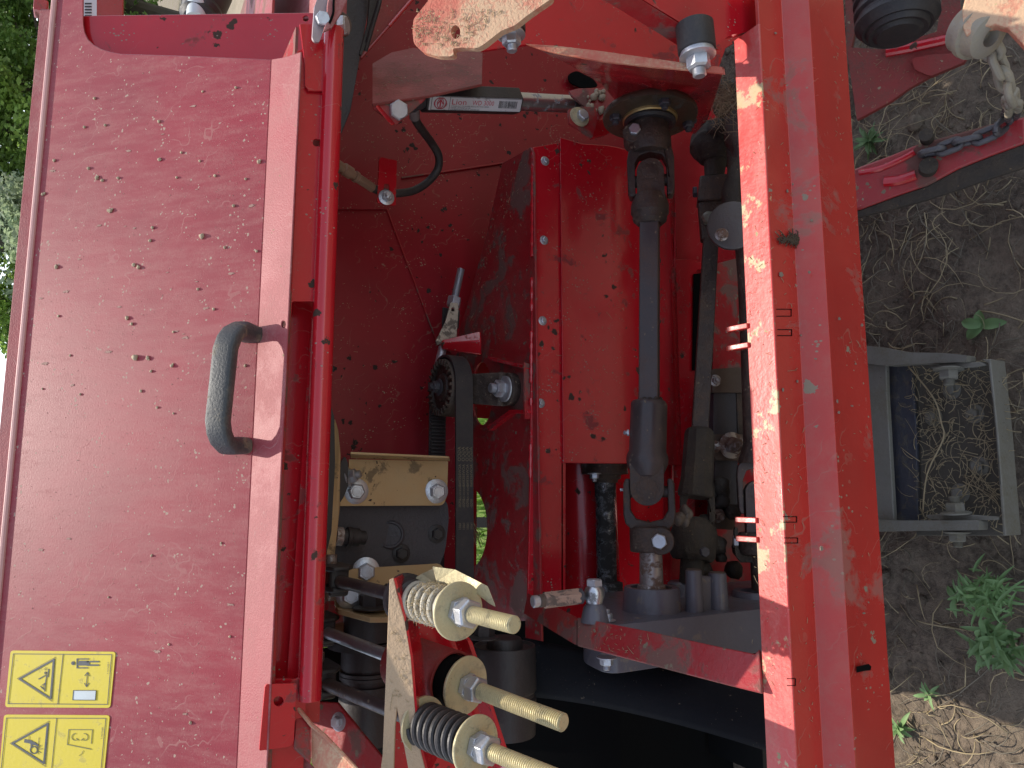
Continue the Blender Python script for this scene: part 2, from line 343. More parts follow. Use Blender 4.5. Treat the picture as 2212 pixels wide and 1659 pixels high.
def ground_mat(name, c1, c2, c3, s=1.5):
    m = bpy.data.materials.new(name); m.use_nodes = True; t = NT(m); b = m.node_tree.nodes['Principled BSDF']; p = t.pos()
    c = t.mix(t.ramp(t.noise(p, s*12, 7, .75), .3, .7), c1, c2); c = t.mix(t.ramp(t.noise(p, s, 4), .4, .7, 0, .8), c, c3)
    t.i(b,'Base Color',c); t.i(b,'Roughness',.95)
    bp = t.n('ShaderNodeBump'); t.i(bp,'Strength',.8); t.i(bp,'Distance',.03); t.i(bp,'Height',t.noise(p, 60, 5, .7)); t.l.new(bp.outputs[0], b.inputs['Normal']); return m
M_soil = soil_material()
M_grassg = ground_mat('meadow_green', (.10,.17,.03), (.20,.30,.06), (.15,.21,.05))
M_road = ground_mat('dry_dirt', (.27,.22,.16), (.36,.30,.22), (.20,.17,.12), .5)
def leafmat(name, c, tr=.35, rough=.55):
    m = bpy.data.materials.new(name); m.use_nodes = True; t = NT(m); b = m.node_tree.nodes['Principled BSDF']; out = m.node_tree.nodes['Material Output']
    p = t.pos(); cc = t.mix(t.ramp(t.noise(p, 2.2, 4), .35, .65), tuple(x*.6 for x in c), tuple(x*1.35 for x in c)); t.i(b,'Base Color',cc); t.i(b,'Roughness',rough)
    tl = t.n('ShaderNodeBsdfTranslucent'); t.i(tl,'Color',cc); mx = t.n('ShaderNodeMixShader'); t.i(mx,0,tr); t.l.new(b.outputs[0], mx.inputs[1]); t.l.new(tl.outputs[0], mx.inputs[2]); t.l.new(mx.outputs[0], out.inputs[0]); return m
def hgt(x, y):
    q = V((x*1.7, y*1.7, .3)); h = noise.noise(q)*.05 + noise.noise(q*4)*.022 + noise.noise(q*13)*.009 + noise.noise(q*37)*.004
    return GZ + h
b = MB(); nx, ny = 300, 200; x0, x1, y0, y1 = -2.4, 2.4, -.5, 2.3
for j in range(ny+1):
    for i in range(nx+1):
        x = x0+(x1-x0)*i/nx; y = y0+(y1-y0)*j/ny; e = min(1, min(i, nx-i, j, ny-j)/14)
        b.v.append(V((x, y, GZ*(1-e)+hgt(x, y)*e-.0)))
for j in range(ny):
    for i in range(nx): k = j*(nx+1)+i; b.f.append([k,k+1,k+nx+2,k+nx+1])
tag(b.build('soil', M_soil, raw=True), 'dark bare soil below and in front of the red machine', 'soil', kind='structure')
M_field = ground_mat('dry_field', (.15,.12,.09), (.22,.18,.13), (.17,.15,.08), .6)
tag(MB().poly([[(-600,-60,GZ-.03),(600,-60,GZ-.03),(600,900,GZ-.03),(-600,900,GZ-.03)]], (0,0,-.2)).build('ground', M_field), 'dry field ground reaching to the horizon', 'ground', kind='structure')
b = MB().poly([[(-2.6,2.31,GZ-.02),(.6,2.31,GZ-.02),(9,33,GZ-.02),(-30,33,GZ-.02)]], (0,0,-.006))
tag(b.build('meadow', M_grassg), 'short bright green grass behind the machine', 'meadow', kind='structure')
b = MB().poly([[(.62,2.31,GZ-.018),(14,2.31,GZ-.018),(40,30,GZ-.018),(9.1,33,GZ-.018)]], (0,0,-.006))
tag(b.build('dirt_track', M_road), 'pale dry dirt track beyond the hood', 'track', kind='structure')
# grass blades
M_blade = leafmat('grass_blade', (.16,.30,.04), .3)
b = MB()
for i in range(15000):
    y = 2.4+rnd.random()**1.6*8; a = rnd.uniform(-.62, .12); x = a*y
    h = rnd.uniform(.04, .11); an = rnd.uniform(0, 6.28); w = .004*(1+y*.12); dx, dy = math.cos(an), math.sin(an); ln = rnd.uniform(.2, .9)*h
    p = V((x, y, GZ-.02)); m_ = p+V((dx*ln*.4, dy*ln*.4, h*.7)); e = p+V((dx*ln, dy*ln, h)); s_ = V((-dy, dx, 0))*w
    n = len(b.v); b.v += [p-s_, p+s_, m_+s_*.8, m_-s_*.8, e]; b.f += [[n,n+1,n+2,n+3],[n+3,n+2,n+4]]
tag(b.build('grass', M_blade, raw=True), 'bright green grass blades seen past the machine', 'grass', kind='stuff')
# straw and roots lying on the soil
def strand(b, x, y, L, w, an, curve, lift=.004, z=None):
    n = 6; pts = []; a = an
    for i in range(n):
        zz = (hgt(x, y) if z is None else z)+lift+.012*math.sin(math.pi*i/(n-1))*(lift>.003)
        pts.append(V((x, y, zz))); x += math.cos(a)*L/(n-1); y += math.sin(a)*L/(n-1); a += curve
    b.tube(pts, [w*(1-.5*i/(n-1)) for i in range(n)], 4)
b = MB(); b2 = MB()
for i in range(6500):
    x = rnd.uniform(-1.25, 1.5); y = rnd.uniform(-.05, 1.55)
    c = noise.noise(V((x*2.1, y*2.1, 7)))
    if c < -.05 and rnd.random() < .5: continue
    L = rnd.uniform(.015, .10) if rnd.random() < .8 else rnd.uniform(.1, .24)
    strand(b if rnd.random() < .6 else b2, x, y, L, rnd.uniform(.0005, .0019), rnd.uniform(0, 6.3), rnd.uniform(-.5, .5), rnd.uniform(.001, .012))
tag(b.build('straw', M_straw, raw=True), 'dry straw scattered over the dark soil', 'straw', kind='stuff')
tag(b2.build('roots', mat('grey_straw', (.17,.14,.10), .8, var=.4, bump=.1), raw=True), 'greyish weathered stalks and roots on the soil', 'stalks', kind='stuff')
def clod(b, p, r, seed, flat=.7):
    n = len(b.v); bm = bmesh.new(); bmesh.ops.create_icosphere(bm, subdivisions=2, radius=1)
    for v in bm.verts:
        k = 1+.35*noise.noise(v.co*1.6+V((seed*3.1,0,seed)))+.12*noise.noise(v.co*5+V((seed,seed,0)))
        b.v.append(V(p)+V((v.co.x*r*k, v.co.y*r*k, v.co.z*r*k*flat)))
    b.f += [[v.index+n for v in f.verts] for f in bm.faces]; bm.free()
b = MB()
for i in range(900):
    x = rnd.uniform(-1.3, 1.5); y = rnd.uniform(-.1, 1.6); r = rnd.uniform(.002, .007) if rnd.random() < .85 else rnd.uniform(.008, .022)
    clod(b, (x, y, hgt(x, y)+r*.2), r, i*.37)
tag(b.build('soil_crumbs', M_soil, raw=True), 'loose crumbs and small clods of dark soil', 'soil crumbs', kind='stuff')
# weeds
M_weed = leafmat('weed_leaf', (.19,.31,.12), .3)
def weed(u, v, label, n, L, W, tilt=(.2,.9), seed=1, h=.03, color=None):
    r = random.Random(seed); p = P(u, v, z=GZ+.01); g = hgt(p.x, p.y)
    t = thing('weed', label, 'weed', (p.x, p.y, g)); lv = MB(); st = MB()
    st.tube([V((p.x,p.y,g-.01)), V((p.x+.004,p.y,g+h*.5)), V((p.x,p.y+.004,g+h))], [.003,.0025,.0015], 6)
    for i in range(n):
        q0_ = r.random(); a = i*2.4+r.uniform(-.3,.3); el = r.uniform(*tilt); l = L*r.uniform(.55, 1.1); w = W*r.uniform(.8, 1.2); zz = g+h*(.3+.7*i/n)
        d = V((math.cos(a)*math.cos(el), math.sin(a)*math.cos(el), math.sin(el))); s_ = V((-math.sin(a), math.cos(a), 0)); k = len(lv.v); q = V((p.x+(r.gauss(0,.018) if n > 40 else 0),p.y+(r.gauss(0,.018) if n > 40 else 0),zz)); rows = 6
        for j in range(rows+1):
            tt = j/rows; ww = w*math.sin(math.pi*min(1, .12+tt*.88))**.8*.5; c = q+d*l*tt+V((0,0,-l*.35*tt*tt)); up_ = V((0,0,ww*.5))
            lv.v += [c-s_*ww+up_, c, c+s_*ww+up_]
        for j in range(rows):
            a0 = k+j*3; lv.f += [[a0,a0+1,a0+4,a0+3],[a0+1,a0+2,a0+5,a0+4]]
    lv.build('leaf_rosette', M_weed, t, raw=True); st.build('stem', M_weed, t)
weed(2178, 1280, 'bushy green weed with narrow leaves at the right picture edge', 190, .045, .0055, (-.1,1.4), 3, .11)
weed(2200, 1385, 'large leafy green weed standing below the bushy weed', 90, .062, .010, (.0,1.2), 5, .10)
weed(2065, 1292, 'tiny four leaved green sprout in the dark soil', 5, .04, .012, (.2,.5), 8, .01)
weed(1895, 310, 'pale green wilted weed beside the red beam near the skid', 26, .055, .010, (.1,1.2), 9, .03)
weed(2130, 705, 'small green seedling with two broad leaves in straw', 4, .05, .022, (.2,.6), 11, .012)
weed(1940, 1575, 'small yellowing weed on the sunlit soil', 16, .05, .009, (.3,1.2), 12, .03)
weed(2010, 1500, 'thin pale green sprout near the edge of the shadow', 9, .04, .008, (.3,1.2), 14, .025)
# trees beyond the field
M_bark = mat('tree_bark', (.10,.08,.06), .9, bump=1., bscale=30)
LM = [leafmat('leaf_mid', (.18,.30,.07), .5), leafmat('leaf_dark', (.12,.22,.06), .45), leafmat('leaf_light', (.27,.40,.09), .55), leafmat('leaf_silver', (.33,.40,.25), .45)]
def tree(x, y, h, w, mt, label, seed, n=9000):
    n = int(n*1.5)
    r = random.Random(seed); t = thing('tree', label, 'tree', (x, y, GZ), 'trees beyond the field')
    b = MB(); b.tube([V((x,y,GZ-.2)), V((x+.1,y,GZ+h*.3)), V((x,y+.1,GZ+h*.65)), V((x,y,GZ+h*.9))], [w*.05,w*.038,w*.02,.03], 10)
    cs = []
    for i in range(34):
        a = r.uniform(0, 6.28); f = r.random(); zz = h*(.10+.86*f); rr = w*.5*math.sin(math.pi*min(.97, .2+.75*f))*r.uniform(.35, .95)
        c = V((x+rr*math.cos(a), y+rr*math.sin(a), GZ+zz)); cs.append((c, w*r.uniform(.09, .2)))
        b.tube([V((x, y, GZ+zz*.75)), (V((x,y,GZ+zz*.8))+c)*.5+V((0,0,.1)), c], [w*.012, w*.008, .01], 5)
    b.build('trunk', M_bark, t); b = MB()
    for i in range(n):
        c, s_ = cs[r.randrange(len(cs))]; d = V((r.gauss(0,1), r.gauss(0,1), r.gauss(0,1))).normalized()*s_*r.uniform(.55, 1.2); d.z *= .8
        p = c+d; sz = r.uniform(.06, .13); a = V((r.gauss(0,1), r.gauss(0,1), r.gauss(0,.5))).normalized(); q = a.cross(V((r.gauss(0,1), r.gauss(0,1), r.gauss(0,1)))).normalized()
        k = len(b.v); b.v += [p-a*sz, p+q*sz*.5, p+a*sz, p-q*sz*.5]; b.f.append([k,k+1,k+2,k+3])
    b.build('crown', mt, t, raw=True)
def atree(u, v, Y, h, w, mi, label, seed, n=9000):
    p = P(u, v, y=Y); tree(p.x, p.y, h, w, LM[mi], label, seed, n)
atree(0, -60, 26, 9.5, 6.5, 0, 'tall mid green tree at the top left corner behind the hood', 21, 15000)
atree(0, 140, 25, 9, 6, 0, 'bushy mid green tree, second from the top of the tree row', 22, 14000)
atree(0, 270, 24, 8, 4.6, 2, 'bright yellow green tree in the middle of the row', 23, 13000)
atree(0, 400, 25, 7.2, 5, 1, 'dark green tree between the bright one and the silvery one', 24, 12000)
atree(0, 520, 23, 6.0, 5.2, 3, 'pale silvery green tree past the dark tree', 25, 11000)
atree(0, 640, 24, 5.0, 5, 2, 'low light green tree near the gap of sky', 26, 11000)
atree(0, 735, 25, 3.9, 3.4, 1, 'small dark tree beside the gap of sky, last of the row', 27, 9000)
for i in range(3):
    atree(0, [40,330,690][i], 32, [10,8.5,4.2][i], 8, 1, ['dark tree standing behind the tall corner tree','dark tree standing behind the bright yellow green one','low dark tree far behind the gap of sky'][i], 31+i, 9000)
# ------------------------------------------------------------------ the raised hood
XL = -.84                                     # left end of the hood (beyond the bottom picture edge)
Hb = P(552, 829.5, y=1.03); NP = V((0,-math.sin(R(45)),math.cos(R(45)))); PLH = (Hb, NP)
Ht = P(41, 829.5, pl=PLH); NS = V((0,-math.sin(R(25)),math.cos(R(25)))); PLS = (Hb, NS)
Hl = P(608, 829.5, pl=PLS); Hl2 = P(622, 829.5, y=Hl.y+.004); NO = V((0,-math.sin(R(52)),math.cos(R(52))))
PLO = (Ht, NO); Ho = P(8, 829.5, pl=PLO)
def XP(p, v): return V((XV(p.y, p.z, v), p.y, p.z))
def at(p, x): return V((x, p.y, p.z))
hood = thing('machine_hood', 'raised red steel hood with mud flecks, two yellow stickers and a black handle', 'hood', at(Hb, .0))
# main sheet with the rounded cut-out at its upper end
top = [P(u, v, pl=PLH) for u, v in K('A',525,-260, 522,60, 524,150, 533,200, 553,245, 590,280, 640,308, 700,326, 760,338, 1200,352)] + [XP(Hb, 128)]
b = MB().poly([[XP(Ht, -90)]+top+[at(Hb, XL), at(Ht, XL)]], -NP*.0025)
panel = b.build('panel', M_hood, hood, bevel=.0012)
# lower strip bent outwards
s0 = XP(Hb, 128); s1 = P(*K('A',1902,326), pl=PLS)
hole = [P(u, v, pl=PLS) for u, v in circ(612, 701, 5, 8, 14)]
b = MB().poly([[s0, P(*K('A',1800,360), pl=PLS), s1, at(Hl, XL), at(Hb, XL)], hole], -NS*.0025); b.build('lower_edge', M_strip, hood, bevel=.0012)
b = MB().poly([[XP(Hl, 112), XP(Hl2, 116), at(Hl2, XL), at(Hl, XL)]], V((0,.003,.0))); b.build('edge_lip', M_redd, hood, bevel=.001)
# bead and upper face
b = MB(); b.tube([XP(Ht, -60), at(Ht, XL)], .005, 10); b.build('bead', mat('sun_highlight_bead', (.62,.32,.30), .35, dust=.3, dcol=(.6,.4,.35), bump=.1), hood)  # pale colour paints the sun highlight along the bead
b = MB().poly([[XP(Ht, 20)+V((0,.002,.002)), at(Ht, XL)+V((0,.002,.002)), at(Ho, XL), XP(Ho, 18)]], -NO*.0025); b.build('upper_flange', M_strip, hood, bevel=.001)
b = MB().box(XP(Ht, 6)+V((0,.03,.02)), (.02,.03,.02)); b.build('corner_clip', M_redd, hood, bevel=.002)
# recessed steep sheet seen in the cut-out
q0 = P(178, 60, pl=PLH)-NP*.012; NR = V((0,-math.cos(R(27)),math.sin(R(27))))
rc = [P(u, v, pl=(q0, NR)) for u, v in UV(165,34, 668,27, 700,30, 700,200, 640,205, 165,205)]
hl = [P(u, v, pl=(q0, NR)) for u, v in circ(*K('A',1932,116), 6.3, 6.3, 16)]
b = MB().poly([rc, hl], -NR*.003); b.build('recessed_sheet', M_redc, hood, bevel=.001)
# end plate lapping over the channel
PC = Hl.y+.012
b = MB().poly([[P(u, v, y=PC-.006) for u, v in K('A',1895,150, 1968,150, 1968,250, 2046,262, 2044,575, 1950,572, 1928,540, 1926,395)]], (0,.004,0)); b.build('end_plate', M_redc, hood, bevel=.0008)
# channel under the hood with its long slot and rolled edge
C0 = P(622, 829.5, y=PC); C1 = P(686, 829.5, y=PC); C0 = V((0, C0.y, C0.z+.006))
slot = [(626,651),(697,651),(648,1472),(573,1472)]
sl_ = [P(u, v, y=PC) for u, v in rnd_poly([(631,651),(700-9,651),(644,1466),(577,1466)], 4)]
ho = [P(u, v, y=PC) for u, v in circ(684, 308, 8.5, 8.5, 18)]
b = MB().poly([[XP(C0, 110), XP(C1, 76), at(C1, XL+.02), at(C0, XL+.02)], sl_, ho], (0,.004,0)); b.build('channel', M_redc, hood, bevel=.0008)
b = MB().poly([[P(u, v, y=PC+.055) for u, v in UV(600,600, 720,600, 690,1560, 540,1560)]], (0,.003,0)); b.build('channel_back', M_redc, hood)
b = MB().poly([[P(u, v, y=PC+.03) for u, v in UV(676,640, 712,640, 668,1500, 618,1500)]], (0,.003,-.004)); b.build('channel_floor', M_redc, hood)
r = .0135; cR = P(690, 829.5, y=PC); xe0 = XV(cR.y, cR.z, 72); xe1 = XV(cR.y, cR.z, 1508)
prof = []
for a in range(-100, 101, 20): prof.append((cR.y-.010-r*math.cos(R(a)), cR.z+r*math.sin(R(a))*1.05))
prof += [(cR.y+.012, cR.z+r*.8), (cR.y+.012, cR.z-r*.8)]
b = MB().prismx(prof, xe0, xe1); b.build('rolled_edge', M_redc, hood, bevel=.0012, smooth=50)
# lower lug with a round hole
lug = [P(u, v, y=PC-.014) for u, v in rnd_poly([(573,1478),(641,1476),(634,1612),(560,1622)], [8,4,14,4])]
b = MB().poly([lug, [P(u, v, y=PC-.014) for u, v in circ(602, 1515, 11, 11, 20)]], (0,.004,0)); b.build('lug', M_redc, hood, bevel=.0015)
b = MB().poly([[P(u, v, y=PC+.006) for u, v in UV(590,1500, 616,1500, 616,1530, 590,1530)]], (0,.002,0)); b.build('rivet_plate', M_stw, hood)
# handle
hd = thing('grab_handle', 'dusty black plastic grab handle on the red hood', 'handle', (0,0,0))
bpy.data.objects.remove(hd)
def hp(u, v, off): return P(u, v, pl=PLH, off=0) + NP*off
A_ = P(545, 724, pl=PLH); B_ = P(521, 962, pl=PLH); ax = (A_-B_).normalized(); L = (A_-B_).length
cor = [A_, A_+NP*.034+ax*.003, A_+NP*.052-ax*.020, B_+NP*.052+ax*.020, B_+NP*.034-ax*.003, B_]
sdir = NP.cross(ax).normalized(); pth = []; cc = [cor[0]]
for i in range(1, 5): 
    a, p_, c = cor[i-1], cor[i], cor[i+1]; q = .008
    cc += [p_+(a-p_).normalized()*q, p_+(c-p_).normalized()*q]
cc.append(cor[5])
b = MB(); vs = []; n = len(cc); hw, ht = .0165, .0085
sec = [(math.copysign(abs(math.cos(t))**.55, math.cos(t)), math.copysign(abs(math.sin(t))**.55, math.sin(t))) for t in [2*math.pi*i/20 for i in range(20)]]
for i in range(n):
    t = (cc[min(i+1,n-1)]-cc[max(i-1,0)]).normalized(); nn = t.cross(sdir).normalized()
    kk = 1.12 if i in (0, n-1) else 1
    for a, c in sec: vs.append(cc[i]+sdir*a*hw*kk+nn*c*ht*(1.35 if i in (0,1,n-2,n-1) else 1))
fs = [[j*20+i, j*20+(i+1)%20, (j+1)*20+(i+1)%20, (j+1)*20+i] for j in range(n-1) for i in range(20)]+[list(range(20)), [(n-1)*20+i for i in range(20)]]
b.add(vs, fs); hnd = b.build('handle', M_handle, hood, label='dusty black plastic grab handle'); 
md = hnd.modifiers.new('bevel','BEVEL'); md.width = .0015; md.segments = 2; md.limit_method='ANGLE'; md.angle_limit=R(30)
# warning stickers (every mark a thin sheet on the panel)
def dec(parent, name, m, k, *polys, off=.0016, th=.0002):
    b = MB()
    for pts in polys: b.poly([[P(u, v, pl=PLH)+NP*off for u, v in (K(k, *pts) if k else pts)]], -NP*th)
    return b.build(name, m, parent, smooth=0)
def stroke(pts, w, closed=False):
    out = []; n = len(pts); rng = range(n if closed else n-1)
    for i in rng:
        a = V(pts[i]+(0,)); c = V(pts[(i+1)%n]+(0,)); d = (c-a).normalized(); s_ = V((-d.y, d.x, 0))*w/2; a2 = a-d*w*.45; c2 = c+d*w*.45
        out.append([(q.x,q.y) for q in (a2+s_, c2+s_, c2-s_, a2-s_)])
    return out
def sdec(parent, name, m, strokes, off=.0016):
    b = MB(); j = 0
    for pts, w, cl in strokes:
        for q in stroke(pts, w, cl):
            j += 1; o_ = off+(j%5)*.00003
            b.poly([[P(*K('T',*p), pl=PLH)+NP*o_ for p in q]], -NP*.0002)
    return b.build(name, m, parent, smooth=0)
def pairs(*a): return [(a[i], a[i+1]) for i in range(0, len(a), 2)]
def sticker(outer, label):
    q = rnd_poly(pairs(*outer), 45, 5); b = MB().poly([[P(*K('T',*p), pl=PLH)+NP*.0010 for p in q]], -NP*.0008)
    return b.build('warning_sticker', M_yel, hood, label=label)
st1 = sticker((155,40, 1605,58, 1530,832, 78,822), 'yellow crush warning sticker with a person, an arrow and a white box')
st2 = sticker((65,925, 1525,935, 1440,1800, -10,1800), 'yellow rotating parts warning sticker with a hand caught in a roller')
sdec(st1, 'border', M_ink, [(pairs(198,85, 1556,95, 1498,782, 125,772), 9, True), (pairs(884,92, 812,776), 9, False)])
sdec(st1, 'warning_triangle', M_ink, [(pairs(285,428, 755,165, 712,700), 24, True), (pairs(250,425, 775,130, 730,740), 3.5, True)])
sdec(st1, 'crushed_person', M_ink, [(pairs(548,432, 650,375), 12, False), (pairs(655,395, 645,470, 640,520, 632,600), 13, False), (pairs(685,300, 672,400), 16, False), (pairs(575,535, 610,570), 12, False),(pairs(592,520, 630,490, 610,560), 8, False), (pairs(620,300, 650,270), 4, False), (pairs(635,310, 665,290), 4, False), (pairs(*sum([list(p) for p in arc2(643,348,13,0,330,10)], [])), 10, True), (pairs(600,560,632,590), 8, False)])
sdec(st1, 'standing_person', M_ink, [(pairs(1115,195, 1230,195), 30, False), (pairs(1110,225, 1230,225), 40, False), (pairs(1080,155, 1235,155), 15, False), (pairs(1080,278, 1222,278), 15, False), (pairs(1078,160, 1078,275), 18, False), (pairs(1220,192, 1375,192), 21, False), (pairs(1220,240, 1372,240), 21, False), (pairs(*sum([list(p) for p in arc2(1023,214,12,0,340,12)], [])), 24, True)])
sdec(st1, 'distance_arrow', M_ink, [(pairs(1220,345, 1206,530), 9, False), (pairs(1185,385, 1221,340, 1248,390), 9, False), (pairs(1180,490, 1206,538, 1240,490), 9, False)])
q = dec(st1, 'white_box', M_stw, 'T', [1030,590, 1342,590, 1332,722, 1020,720]); sdec(st1, 'box_outline', M_ink, [(pairs(1030,590, 1342,590, 1332,722, 1020,720), 8, True)], off=.0019)
sdec(st2, 'border', M_ink, [(pairs(103,970, 1475,975, 1398,1780, 20,1780), 8, True), (pairs(795,975, 715,1780), 8, False)])
sdec(st2, 'warning_triangle', M_ink, [(pairs(185,1320, 672,1050, 620,1595), 24, True), (pairs(150,1320, 690,1010, 640,1640), 3.5, True)])
sdec(st2, 'caught_hand', M_ink, [(pairs(370,1288, 430,1298), 48, False), (pairs(425,1300, 480,1320), 44, False), (pairs(470,1310, 535,1350), 30, False), (pairs(415,1220, 412,1300), 4, False), (pairs(552,1240, 535,1400), 5, False), (pairs(450,1330, 445,1375), 22, False), (pairs(*sum([list(p) for p in arc2(480,1412,48,0,345,20)], [])), 14, True), (pairs(545,1400,600,1395), 7, False), (pairs(545,1380,580,1345), 6, False), (pairs(540,1425,580,1450), 6, False),(pairs(530,1435,545,1470), 5, False)])
sdec(st2, 'guard_pictogram', M_inkg, [(pairs(1275,1320, 1290,1132, 965,1130, 945,1335), 11, False), (pairs(945,1335, 1268,1400), 14, False)] + [(pairs(*sum([list(p) for p in arc2(1052,1232,46,80-0,300-20,14)], [])), 9, False), (pairs(*sum([list(p) for p in arc2(1182,1232,46,100,-100,14)], [])), 9, False), (pairs(1070,1255, 1095,1275), 12, False), (pairs(1165,1255, 1138,1275), 12, False), (pairs(1105,1490, 1150,1455, 1165,1420), 5, False)])
def on_panel_text(parent, body, k, cu, cv, du, dv, size, m, name='number'):
    vs, fs = text_mesh(body, 1); a = V((du, dv, 0)).normalized(); bb = V((a.y, -a.x, 0))
    me = MB().add([P(*K(k, cu+(a.x*p.x+bb.x*p.y)*size, cv+(a.y*p.x+bb.y*p.y)*size), pl=PLH)+NP*.0016 for p in vs], fs); return me.build(name, m, parent, smooth=0)
on_panel_text(st1, 'P 790744888 2', 'T', 1512, 362, 8, -245, 27, M_ink); on_panel_text(st2, 'P 790774409', 'T', 1428, 1258, 20, -240, 30, M_ink)
# dried mud on the hood: clods one could pick off, and fine grit
clods = [(293,772,9.5),(320,774,6),(240,455,6),(330,492,5),(437,510,8),(290,573,6),(300,578,6),(275,687,6),(285,700,5),(375,717,4),(372,790,5.5),(327,802,4.5),(127,683,4),(152,768,3.5),(210,385,6),(222,390,5),(345,345,5.5),
         (392,330,4),(432,348,3.6),(192,364,5),(118,347,5),(205,213,4.5),(183,275,4.5),(256,385,4.5),(465,380,4.5),(531,387,4),(560,350,6.5),(344,263,5),(228,271,4.5),(438,198,3.6),(510,190,4.2),(382,384,4),(505,445,5),(93,420,5),(97,418,4),
         (235,455,5),(325,520,5),(555,543,4.5),(486,535,4.5),(123,577,6),(520,730,4),(305,845,4.6),(92,840,3.4),(174,852,3.6),(340,880,4),(375,893,3.4),(428,625,4.5),(461,797,4.6),(455,838,5),(530,790,4.4),(328,1200,4),(478,1173,3.6),(235,1290,3.2),(497,1375,4),(412,1561,5),(462,668,4.6),(365,1392,3.6)]
for i, (u, v, s_) in enumerate(clods):
    b = MB(); c = P(u, v, pl=PLH); r = px(s_*.62, c)
    r *= 1.15; clod(b, (0,0,0), r, i*1.7, .8)
    if s_ > 5: 
        for k in range(3): clod(b, (r*rnd.uniform(-1.1,1.1), r*rnd.uniform(-1.1,1.1), 0), r*.45, i+k*9.1, .7)
    q = NP.to_track_quat('Z','Y').to_matrix()
    b.v = [c + q @ p + NP*r*.35 for p in b.v]
    lab_ = {0:'largest mud lump on the hood, left of the black handle',1:'second mud lump touching the largest one on its right',4:'flattened mud lump in the upper middle of the hood',26:'mud lump near the lower bend of the hood, upper half'}
    tag(b.build('mud_clod', M_mud, raw=True), lab_.get(i, 'small dried lump of mud stuck on the sloping red hood'), 'mud clod', 'mud clods on the hood')
splat = MB()
for i in range(38):
    u, v = rnd.uniform(60, 560), rnd.choice([rnd.gauss(560, 190), rnd.uniform(140, 1600)])
    c = P(u, v, pl=PLH)
    if c.y < Hb.y+.01 or c.y > Ht.y-.01 or v < 150 or (u < 260 and v > 1380): continue
    R_ = px(rnd.uniform(3, 14), c); ex_, ey_ = V((1,0,0)), NP.cross(V((1,0,0))).normalized(); pts = []
    for k in range(18):
        an = 2*math.pi*k/18; rr = R_*(.35+.65*rnd.random())
        pts.append(c+NP*.0003+ex_*math.cos(an)*rr*.32+ey_*math.sin(an)*rr)
    splat.poly([pts], NP*.0002)
tag(splat.build('mud_splashes', mat('thin_mud_film', (.36,.21,.17), .85, var=.3, bump=.5), smooth=0), 'thin dried mud splashes on the red hood', 'mud splashes', kind='stuff')
b = MB()
for i in range(1500):
    u = rnd.uniform(20, 600); v = rnd.uniform(130, 1650)
    c = P(u, v, pl=PLH)
    if c.y < Hb.y+.003 or c.y > Ht.y: continue
    if (15 < u < 250 and v > 1400): continue
    r = px(rnd.uniform(.35, 1.1)*(1.5 if rnd.random() < .07 else 1), c); k = len(b.v); bm_ = [(1,0,0),(0,1,0),(-1,0,0),(0,-1,0),(.2,.1,1.1)]; q = NP.to_track_quat('Z','Y').to_matrix(); an = rnd.random()*3
    for x, y, z in bm_: b.v.append(c + q @ V(((x*math.cos(an)-y*math.sin(an))*r*rnd.uniform(.7,1.5), (x*math.sin(an)+y*math.cos(an))*r*rnd.uniform(.7,1.3), z*r*.8)))
    b.f += [[k,k+1,k+4],[k+1,k+2,k+4],[k+2,k+3,k+4],[k+3,k,k+4]]
tag(b.build('mud_grit', mat('dusty_grit', (.33,.18,.14), .9, var=.5, bump=0), raw=True), 'fine dried grit sprinkled over the red hood', 'grit', kind='stuff')
# ------------------------------------------------------------------ the front beam
BY = .68
B0 = P(1619, 829.5, y=BY+.0)                  # back edge of the lit flange
BZ = B0.z
B1 = P(1678, 829.5, z=BZ); B2 = P(1733, 829.5, y=B1.y-.0); B3 = P(1798, 829.5, y=B1.y-.030); B4 = P(1878, 829.5, y=B1.y-.020)
beam = thing('front_beam', 'long folded red steel beam with a dusty sunlit upper flange', 'beam', at(B1, .0))
XB0, XB1 = XV(B1.y, B1.z, -160), -.95
def strip(name, p, q, xa, xb, m, th=(0,.004,0), par=beam, **kw): return MB().poly([[at(p, xa), at(q, xa), at(q, xb), at(p, xb)]], th).build(name, m, par, **kw)
XF = XV(B0.y, B0.z, 88)                       # the flange starts below the upper bracket
# one folded sheet: flange + face
prof2 = [(B1.y,B1.z-.0012),(B2.y,B2.z),(B3.y,B3.z),(B3.y+.001,B3.z-.003),(B4.y,B4.z),(B4.y+.006,B4.z),(B3.y+.007,B3.z),(B2.y+.006,B2.z),(B1.y+.006,B1.z-.0012)]
b = MB().prismx(prof2, XB0, XB1); b.build('face_sheet', M_beam, beam, bevel=.0008)
b = MB().prismx([(B0.y,B0.z),(B1.y+.0006,B1.z),(B1.y-.0004,B1.z-.001),(B1.y-.0002,B1.z-.003),(B1.y+.006,B1.z-.006),(B0.y,B0.z-.005)], XF, XB1); b.build('upper_flange', M_flange, beam, bevel=.0008)
# raised cut outlines (tab slots) on the face
def slotmark(u0, v0, u1, v1, w=1.6):
    b = MB(); pl = (B1+V((0,-.0004,0)), V((0,1,0)))
    for q in stroke([(u0,v0),(u1,v0),(u1,v1),(u0,v1)], w): b.poly([[P(*p, pl=pl) for p in q]], V((0,-.0003,0)))
    b.build('tab_slot', M_black, beam, smooth=0)
for a in [(1678,668,1709,683),(1680,712,1710,725),(1692,1116,1721,1128),(1694,1162,1723,1173),(1700,1466,1718,1481)]: slotmark(*a)
b = MB().poly([[P(u, v, y=B3.y-.0005) for u, v in UV(1850,1440, 1876,1434, 1882,1440, 1880,1448, 1868,1449, 1850,1453)]], (0,-.0003,0)); b.build('slot_hole', M_black, beam, smooth=0)
